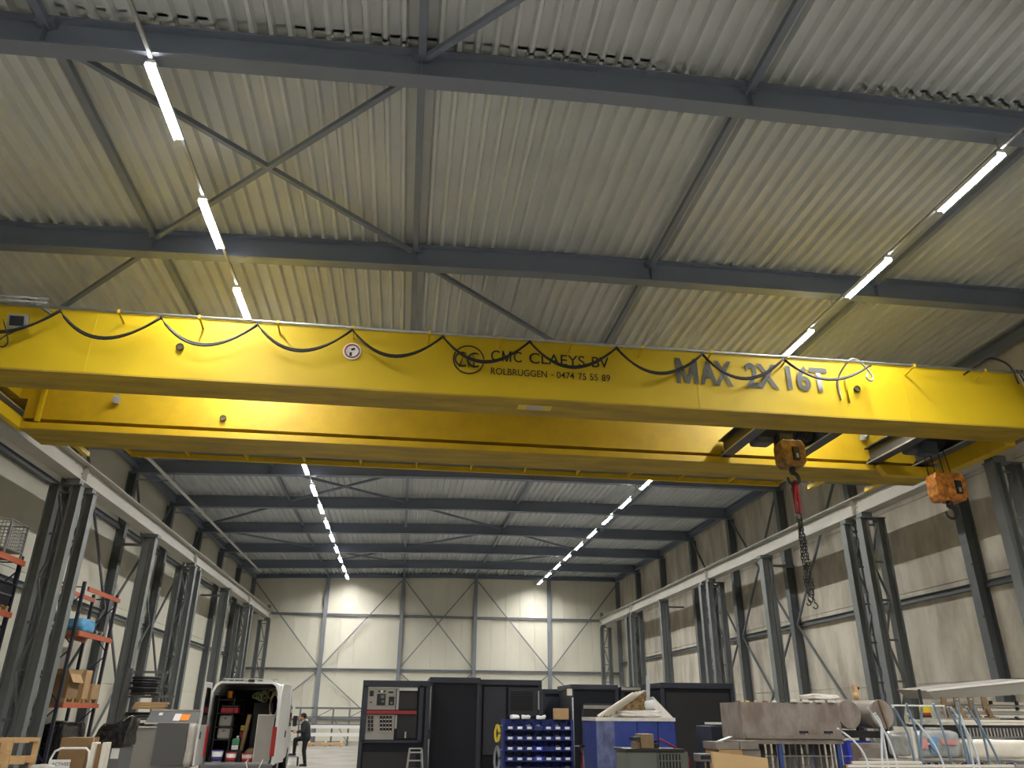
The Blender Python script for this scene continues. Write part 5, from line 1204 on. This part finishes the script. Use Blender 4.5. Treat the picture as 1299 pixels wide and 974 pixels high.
# steel drums
for k, (u, v) in enumerate(((1077, 906), (1119, 906))):
    c = atY(u, v, 12.95); r0 = 0.222
    t = thing('steel_cylinder', ('plain steel cylinder beside the rusty box', 'steel cylinder with a bar across its end')[k], 'cylinder', (c.x+0.0, 12.95, c.z))
    MB().cyl((0, 0.03, 0), (-0.16, 1.25, 0.0), r0, 32).build('shell', m_steelw, t); MB().cyl((0.004, -0.004, 0), (0, 0.028, 0), r0*0.985, 32).build('end_cap', m_rust, t); MB().torus((0, 0.03, 0), r0, 0.012, (-0.13, 1, 0), 32, 6).build('rim', m_steelw, t)
    if k: MB().beam((-0.03, -0.02, r0), (0.06, -0.02, -r0-0.02), 0.03, 0.025, up=(0,1,0)).build('cross_bar', m_brown, t)
zc = atY(1098, 906, 12.95).z
t = thing('cylinder_cradle', 'dark steel cradle carrying the two steel cylinders', 'cradle', (atY(1098, 906, 12.95).x-0.05, 13.45, 0))
for sy in (-0.35, 0.45):
    MB().box(-0.6, 0.55, sy-0.05, sy+0.05, zc-0.36, zc-0.255).build('cross_beam', m_iron, t)
    for sx in (-0.5, 0.48): MB().box(sx-0.04, sx+0.04, sy-0.04, sy+0.04, 0, zc-0.362).build('leg', m_iron, t)
    for sx in (-0.58, -0.03, 0.50): MB().box(sx-0.02, sx+0.02, sy-0.04, sy+0.04, zc-0.253, zc-0.17).build('chock', m_iron, t)
MB().box(-0.62, 0.6, -0.42, 0.55, 0.55, 0.60).build('lower_shelf', m_iron, t)
o = thing('blue_tub', 'blue plastic tub with a white print under the steel cylinders', 'tub', (atY(1084, 928, 13.2).x, 13.3, 0.602)); hh = zc-0.36-0.65
MB().box(-0.22, 0.24, -0.18, 0.2, 0, hh).build('body', m_bin2, o, bevel=0.02); MB().box(0.0, 0.16, -0.185, -0.18, hh*0.45, hh*0.92).build('print', m_white, o)
o = thing('steel_billet', 'rusty rectangular steel block under the cylinders', 'steel block', (atY(1090, 955, 11.7).x+0.1, 11.7, 0)); zz = atY(1090, 943, 11.5).z
MB().box(-0.16, 0.22, -0.15, 0.10, 0, zz).build('block', m_rust, o); MB().box(-0.12, 0.2, -0.154, -0.15, zz*0.7, zz*0.95).build('plate', m_steelw, o)
for k in range(4):
    o = thing('wood_slat', '%s white painted slat lying askew on the rusty box and cylinders' % ORD[k], 'slat', (atY(1004+15*k, 884, 12.45).x, 12.4, zt+0.002), 1.12, 'white slats on the rusty box')
    MB().cbox((0, 0, 0.02), (0.98, 0.10, 0.03), ry=0.0).build('slat', m_foam, o); MB().cbox((0.1, 0, 0.045), (0.06, 0.09, 0.018)).build('cleat', m_white, o)
o = soft(grid_box(-0.22, 0.24, -0.25, 0.25, 0, 0.07, 4), 'white_wrap', m_film, 0.025, 51, None, (atY(1040, 884, 12.4).x, 12.45, zt+0.058)); tag(o, 'white film sheet crumpled over the slats', 'plastic sheet')
o = thing('brass_valve', 'brass coloured valve standing on the steel cylinder', 'valve', (atY(1086, 884, 13.2).x, 13.2, zc+0.225)); MB().cyl((0,0,0), (0,0,0.12), 0.045, 12).build('body', m_wood, o); MB().box(-0.035, 0.035, -0.03, 0.03, 0.12, 0.24).build('bonnet', m_wood, o); MB().cyl((0.035, 0, 0.19), (0.07, 0, 0.19), 0.025, 8).build('stub', m_iron, o)
# dark grey box with white board, stacked planks, tan board
Y = 13.0
xl, xr_, z0, z1 = dims(905, 921, 946, 950, Y)
o = thing('grey_chest', 'dark grey chest with a white paper tag behind the planks', 'chest', ((xl+xr_)/2, Y+0.4, 0)); W = (xr_-xl)/2
MB().box(-W, W, -0.35, 0.35, 0.05, z1).build('body', m_encl2, o, bevel=0.01); MB().box(-W+0.04, W-0.04, -0.3, 0.3, 0, 0.05).build('base', m_black, o); a = atY(922, 939, Y); MB().box(a.x-o.location.x-0.05, a.x-o.location.x+0.05, -0.356, -0.35, a.z-0.035, a.z+0.02).build('paper_tag', m_white, o)
o = thing('white_board', 'white board lying on top of the dark grey chest', 'board', ((xl+xr_)/2+0.08, Y+0.3, z1+0.001)); MB().box(-W+0.02, W+0.02, -0.2, 0.3, 0.022, 0.052).build('board', m_white, o); MB().box(-W+0.02, W, -0.18, 0.28, 0, 0.02).build('underlay', m_black, o)
Y = 11.2
xl, xr_, z0, z1 = dims(912, 941, 966, 957, Y); zt = z1; 
o = thing('plank_stack', 'stack of grey weathered planks behind the tan board', 'planks', ((xl+xr_)/2, Y+0.3, 0)); W = (xr_-xl)/2; n_ = 14
for k in range(n_):
    z_ = zt*k/n_; j = 0.02*math.sin(k*2.3); MB().box(-W+j, W*0.1+j, -0.25, 0.25, z_, z_+zt/n_-0.004).build('plank', m_steelw if k % 2 else m_pal, o); MB().box(W*0.12+j, W+j, -0.24+j, 0.25, z_, z_+zt/n_-0.004).build('plank', m_steelw, o)
o = thing('steel_plate', 'pale bent steel plate lying on the plank stack', 'plate', ((xl+xr_)/2+0.1, Y+0.25, zt+0.001)); MB().box(-W*0.7, W*0.9, -0.2, 0.15, 0, 0.012).build('plate', m_steelw, o); MB().cbox((-W*0.75, -0.05, 0.03), (0.2, 0.14, 0.012), ry=-0.3).build('bent_lip', m_alu, o)
Y = 10.4
pts_ = [(904, 953), (975, 961)]; a, c = atY(904, 953.5, Y), atY(975, 961.5, Y)
o = thing('tan_board', 'large tan fibreboard leaning upright before the planks', 'board', (a.x, Y, 0))
b = MB(); wd = c.x-a.x; b._add([(0, 0, 0), (wd, 0, 0), (wd, 0.03, c.z), (0, 0.03, a.z), (0, 0.025, 0), (wd, 0.025, 0), (wd, 0.055, c.z), (0, 0.055, a.z)], [(0,1,2,3),(7,6,5,4),(0,4,5,1),(1,5,6,2),(2,6,7,3),(3,7,4,0)]); b.build('sheet', m_board, o)
b = MB(); b._add([(0, -0.002, 0), (0.012, -0.002, 0), (0.012, 0.028, a.z), (0, 0.028, a.z), (0, 0.0, 0), (0.012, 0.0, 0), (0.012, 0.03, a.z), (0, 0.03, a.z)], [(0,1,2,3),(7,6,5,4),(0,4,5,1),(1,5,6,2),(2,6,7,3),(3,7,4,0)]); b.build('edge', m_card, o)
Y = 10.9
xl, xr_, z0, z1 = dims(887, 957, 903, 966, Y)
o = thing('small_instrument', 'small dark instrument case on a trolley near the tan board', 'instrument', ((xl+xr_)/2, Y+0.1, z0)); xl, xr_, zz1, zz0 = xl, xr_, atY(895, 956, Y).z, z0
MB().box(-(xr_-xl)/2, (xr_-xl)/2, -0.1, 0.12, atY(895, 966, Y).z-z0, zz1-z0).build('case', m_greyd, o, bevel=0.008); MB().box(-(xr_-xl)/2+0.02, (xr_-xl)/2-0.02, -0.104, -0.1, atY(895, 963, Y).z-z0, zz1-z0-0.02).build('front', m_iron, o)
zz = min(z0, atY(895, 966, Y).z); o.location.z = 0
for ch in o.children: ch.location.z = z0
for sx in (-0.07, 0.07): MB().box(sx-0.015, sx+0.015, -0.02, 0.04, 0, atY(895, 966, Y).z).build('leg', m_iron, o)

# ------------------------------------------------------------------ right foreground: bench with packages, panel stack and bent tubes
Y = 9.0
zb_ = atY(1230, 968, Y).z
xb0, xb1 = atY(1150, 950, Y).x, 8.4
o = thing('work_bench', 'steel bench loaded with wrapped packages and bent tubes', 'bench', ((xb0+xb1)/2, Y+0.3, 0)); W = (xb1-xb0)/2
MB().box(-W, W, -0.75, 0.75, zb_-0.06, zb_).build('top', m_greyb, o)
for sx in (-1, 1):
    for sy in (-1, 1): MB().box(sx*(W-0.06)-0.03, sx*(W-0.06)+0.03, sy*0.65-0.03, sy*0.65+0.03, 0, zb_-0.062).build('leg', m_bluest, o)
MB().box(-W+0.1, W-0.1, -0.6, 0.6, 0.35, 0.38).build('lower_shelf', m_greyb, o)
# long white bars across the front
for k, (ua, va, ub, vb) in enumerate(((1078, 966, 1168, 967), (1072, 971.5, 1285, 971))):
    a, c = atY(ua, va, 8.3-0.12*k), atY(ub, vb, 8.3-0.12*k); q_ = thing('flat_bar', ('short', 'long')[k]+' cream flat bar lying across the front of the bench', 'bar', (0, 0, 0)); q_.location = ((a.x+c.x)/2, 8.3-0.12*k, min(a.z, c.z)-0.012)
    MB().box(a.x-q_.location.x, c.x-q_.location.x, -0.02, 0.02, 0, 0.024).build('bar', m_foam, q_); MB().box(a.x-q_.location.x, a.x-q_.location.x+0.02, -0.022, 0.022, -0.002, 0.026).build('end_cap', m_wood, q_)
a = atY(1120, 972, 8.2); q_ = thing('bar_trestle', 'galvanised trestle supporting the ends of the cream flat bars', 'trestle', (a.x, 8.24, 0)); zz = a.z-0.03
MB().box(-0.3, 0.3, -0.12, 0.09, zz-0.04, zz).build('top_rail', m_galv, q_)
for sx in (-0.26, 0.26):
    for sy in (-1, 1): MB().beam((sx, sy*0.18, 0), (sx, sy*0.07, zz-0.04), 0.03, 0.03).build('leg', m_galv, q_)
# packages
def pack(u0, v0, u1, v1, Y, dpt, name, label, mt, seed, amt=0.015):
    x0, x1, z0, z1 = dims(u0, v0, u1, v1, Y); z0 = max(z0, zb_+0.002)
    o = soft(grid_box(-(x1-x0)/2, (x1-x0)/2, 0, dpt, 0, z1-z0, 4), name, mt, amt, seed, None, ((x0+x1)/2, Y, z0)); tag(o, label, 'package'); return o, (x0, x1, z0, z1)
m_prt = mat('print_red', (214, 150, 144), 0.5); m_blab = mat('label_blue', (110, 160, 215), 0.5); m_clear = mat('clear_film_grey', (176, 178, 176), 0.15, 0, 0.3, 9, bump=0.6, bscale=10)
o, e = pack(1154, 927, 1222, 962, 8.75, 0.5, 'film_package', 'clear film package with blue and red printed labels on the bench', m_clear, 61)
MB().box(-0.09, 0.0, -0.02, -0.016, 0.05, 0.22).build('blue_label', m_blab, o); MB().box(0.05, 0.24, -0.022, -0.018, 0.14, 0.19).build('red_print', m_prt, o); MB().box(-0.2, -0.12, -0.022, -0.018, 0.10, 0.20).build('red_print', m_prt, o)
MB().box(-0.30, -0.27, -0.03, 0.3, 0.0, e[3]-e[2]+0.04).build('foam_edge', m_foam, o)
q, e2 = pack(1224, 938, 1310, 963, 8.75, 0.55, 'white_sack', 'white sack with faint red print on the bench', m_foam, 62)
x0, x1, z0, z1 = dims(1228, 925, 1312, 938, 8.85)
q = thing('heat_sink', 'grey ribbed heat sink lying on the white sack', 'heat sink', ((x0+x1)/2, 8.95, z0+0.012)); W = (x1-x0)/2
zsink = q.location.z+z1-z0; MB().box(-W, W, -0.08, 0.3, 0, 0.02).build('base', m_greyd, q)
for k in range(20): MB().box(-W+k*2*W/19.5, -W+k*2*W/19.5+0.016, -0.08, 0.3, 0.02, z1-z0).build('fin', m_greyb, q)
x0, x1, z0, z1 = dims(1172, 915, 1310, 925, 9.1)
q = thing('foam_sheet', 'white foam sheet stack covering the heat sink and package', 'foam sheet', ((x0+x1)/2, 9.0, zsink+0.004)); W = (x1-x0)/2
for k in range(3): MB().cbox((0.02*k, 0.15, 0.012+(z1-z0)*k/3), (2*W, 0.55, (z1-z0)/3-0.004), rz=0.02*(k-1)).build('sheet', m_foam if k != 0 else m_black, q)
zs = zsink+0.02+(z1-z0)
# crate of gear on top: profile boxes with brown brackets
x0, x1, z0, z1 = dims(1215, 889, 1312, 915, 9.3); z1 = z0+(z1-z0)*0.8
q = thing('panel_stack', 'pale stacked metal panels with dark fittings on the foam sheets', 'panels', ((x0+x1)/2, 9.3, zs+0.004)); W = (x1-x0)/2
for k in range(5): MB().box(-W+0.02*(k % 2), W, 0, 0.35, (z1-z0)*k/5, (z1-z0)*(k+1)/5-0.006).build('panel', m_greyb if k % 2 else m_film, q)
for (u, v) in ((1257, 891), (1290, 892), (1291, 899), (1266, 912), (1290, 911)):
    a = atY(u, v, 9.28); MB().box(a.x-q.location.x-0.015, a.x-q.location.x+0.015, -0.03, -0.001, max(0.0, a.z-q.location.z-0.02), a.z-q.location.z+0.02).build('fitting', m_black, q)
q2 = thing('metal_sheet', 'long white metal sheet laid over the stacked panels', 'metal sheet', (0, 0, 0))
a, c = atY(1172, 876, 9.15), atY(1310, 862, 9.15); q2.location = ((a.x+c.x)/2, 9.2, (a.z+c.z)/2)
b = MB(); hx_ = (c.x-a.x)/2; dz = (c.z-a.z)/2
zl_ = atY(1190, 887, 9.2).z-q2.location.z
b._add([(-hx_, -0.1, -dz), (hx_, -0.1, dz), (hx_, 0.5, dz+0.03), (-hx_, 0.5, -dz+0.03), (-hx_+0.12, -0.06, -dz-0.10), (hx_, -0.06, dz-0.16), (hx_, 0.5, dz-0.13), (-hx_+0.12, 0.5, -dz-0.07)], [(0,1,2,3),(7,6,5,4),(0,4,5,1),(1,5,6,2),(2,6,7,3),(3,7,4,0)]); b.build('sheet', m_greyb, q2)
MB().beam((-hx_, -0.105, -dz), (hx_, -0.105, dz), 0.012, 0.022).build('edge_trim', m_white, q2)
for k, u in enumerate((1197, 1213, 1231, 1248)):
    t_, c = atY(u, 884, 9.0), atY(u+(0 if k < 3 else 4), (902, 905, 906, 909)[k], 9.0)
    q3 = thing('brown_bracket', '%s brown metal bracket from the yellow block on the bench' % ORD[k], 'bracket', (t_.x, 9.0, zs+0.003), 0, 'brown brackets on the bench'); h_ = t_.z-zs-0.003
    MB().box(-0.032, 0.032, 0, 0.02, h_*0.35, h_).build('plate', m_brown, q3); MB().cbox((0.03, 0.01, h_*0.24), (0.045, 0.05, h_*0.5), ry=-0.3).build('arm', m_brown, q3); MB().box(-0.005, 0.075, -0.03, 0.06, 0, 0.02).build('foot', m_brown, q3)
c = atY(1176, 900, 9.0); q3 = thing('yellow_block', 'yellow and red plastic block beside the brown brackets', 'block', (c.x, 9.0, zs+0.003)); h_ = c.z-zs
MB().box(-0.05, 0.05, 0, 0.08, h_*0.55, h_+0.05).build('yellow_part', m_yelp, q3, bevel=0.008); MB().box(-0.04, 0.04, 0.005, 0.075, 0.02, h_*0.54).build('red_part', m_redp, q3); MB().box(-0.045, 0.045, 0, 0.08, 0, 0.02).build('black_foot', m_black, q3); MB().box(-0.045, -0.02, 0.02, 0.04, h_+0.05, h_+0.22).build('pin', m_black, q3)
# bent tubes standing in a row
tubes = [((1063, 924), (1100, 966), 10), ((1118, 920), (1119, 966), 0), ((1101, 898), (1137, 966), 8), ((1110, 905), (1119, 925), 3), ((1133, 897), (1158, 955), 6), ((1150, 893), (1168, 960), 4), ((1151, 905), (1196, 968), 10), ((1169, 896), (1168, 968), 0),
         ((1184, 893), (1208, 972), 3), ((1202, 897), (1232, 972), 6), ((1206, 897), (1242, 968), 8), ((1215, 898), (1234, 966), 3), ((1214, 887), (1218, 920), 1), ((1226, 897), (1268, 968), 5), ((1232, 887), (1254, 962), 3), ((1178, 944), (1200, 972), 3)]
for k, ((ua, va), (ub, vb), bow) in enumerate(tubes):
    Yt = 8.42+0.03*(k % 4); a, c = atY(ua, va, Yt), atY(ub, vb, Yt)
    zfoot = zb_ if ub > 1150 else 0.0
    mt = m_pipew if k < 4 or k in (6, 10, 11) else m_pipeb
    q4 = thing('bent_tube', '%s bent %s tube of the row standing before the bench, counted from the cylinders' % (ORD[k], 'white' if mt is m_pipew else 'blue grey'), 'tube', (c.x, Yt, 0), 0, 'bent tubes before the bench')
    pts = []
    for j in range(9):
        f = j/8; x_ = a.x+(c.x-a.x)*f + (bow/1000.0)*6*math.sin(math.pi*f); z_ = a.z+(c.z-a.z)*f; pts.append((x_-c.x, 0, z_))
    dx = pts[-1][0]-pts[-2][0]
    pts.append((pts[-1][0]+dx*0.6, 0, pts[-1][2]*0.5)); pts.append((pts[-1][0], 0, 0.0))
    MB().tube(pts, 0.011 if mt is m_pipew else 0.0125, 8).build('tube', mt, q4)
    MB().cyl(pts[0], (pts[0][0]-0.002, 0, pts[0][2]+0.006), 0.012, 8).build('end_cap', m_white, q4)

# thin white bar carried between the cylinders and the bench load
a, c = atY(1131, 894, 8.9), atY(1197, 893, 8.9)
q_ = thing('thin_bar', 'thin white bar reaching from the bench towards the steel cylinders', 'bar', ((a.x+c.x)/2, 8.9, zs+0.004))
MB().box(a.x-q_.location.x, c.x-q_.location.x, -0.012, 0.012, a.z-zs-0.016, a.z-zs).build('bar', m_white, q_); MB().box(c.x-q_.location.x-0.02, c.x-q_.location.x, -0.012, 0.012, 0, a.z-zs-0.017).build('prop', m_galv, q_)
# connectors lying along the front edge of the bench
cols = ((m_yelp, 'yellow'), (m_black, 'black'), (m_bin, 'blue'), (m_galv, 'steel'))
for k in range(14):
    u = 1160+9.5*k; mt, nm = cols[(k*3+k//4) % 4]
    p = atY(u, 962, 8.58-0.02*(k % 2))
    q_ = thing('connector', '%s cable connector, %s along the bench front from the cylinders' % (nm, ORD[k]), 'connector', (p.x, 8.58-0.02*(k % 2), zb_+0.002), 0, 'connectors along the bench front')
    MB().box(-0.026, 0.026, -0.02, 0.02, 0, 0.028).build('body', mt, q_, bevel=0.004); MB().cyl((0, -0.02, 0.014), (0, -0.045, 0.014), 0.011, 8).build('plug', m_galv if mt is not m_galv else m_black, q_)
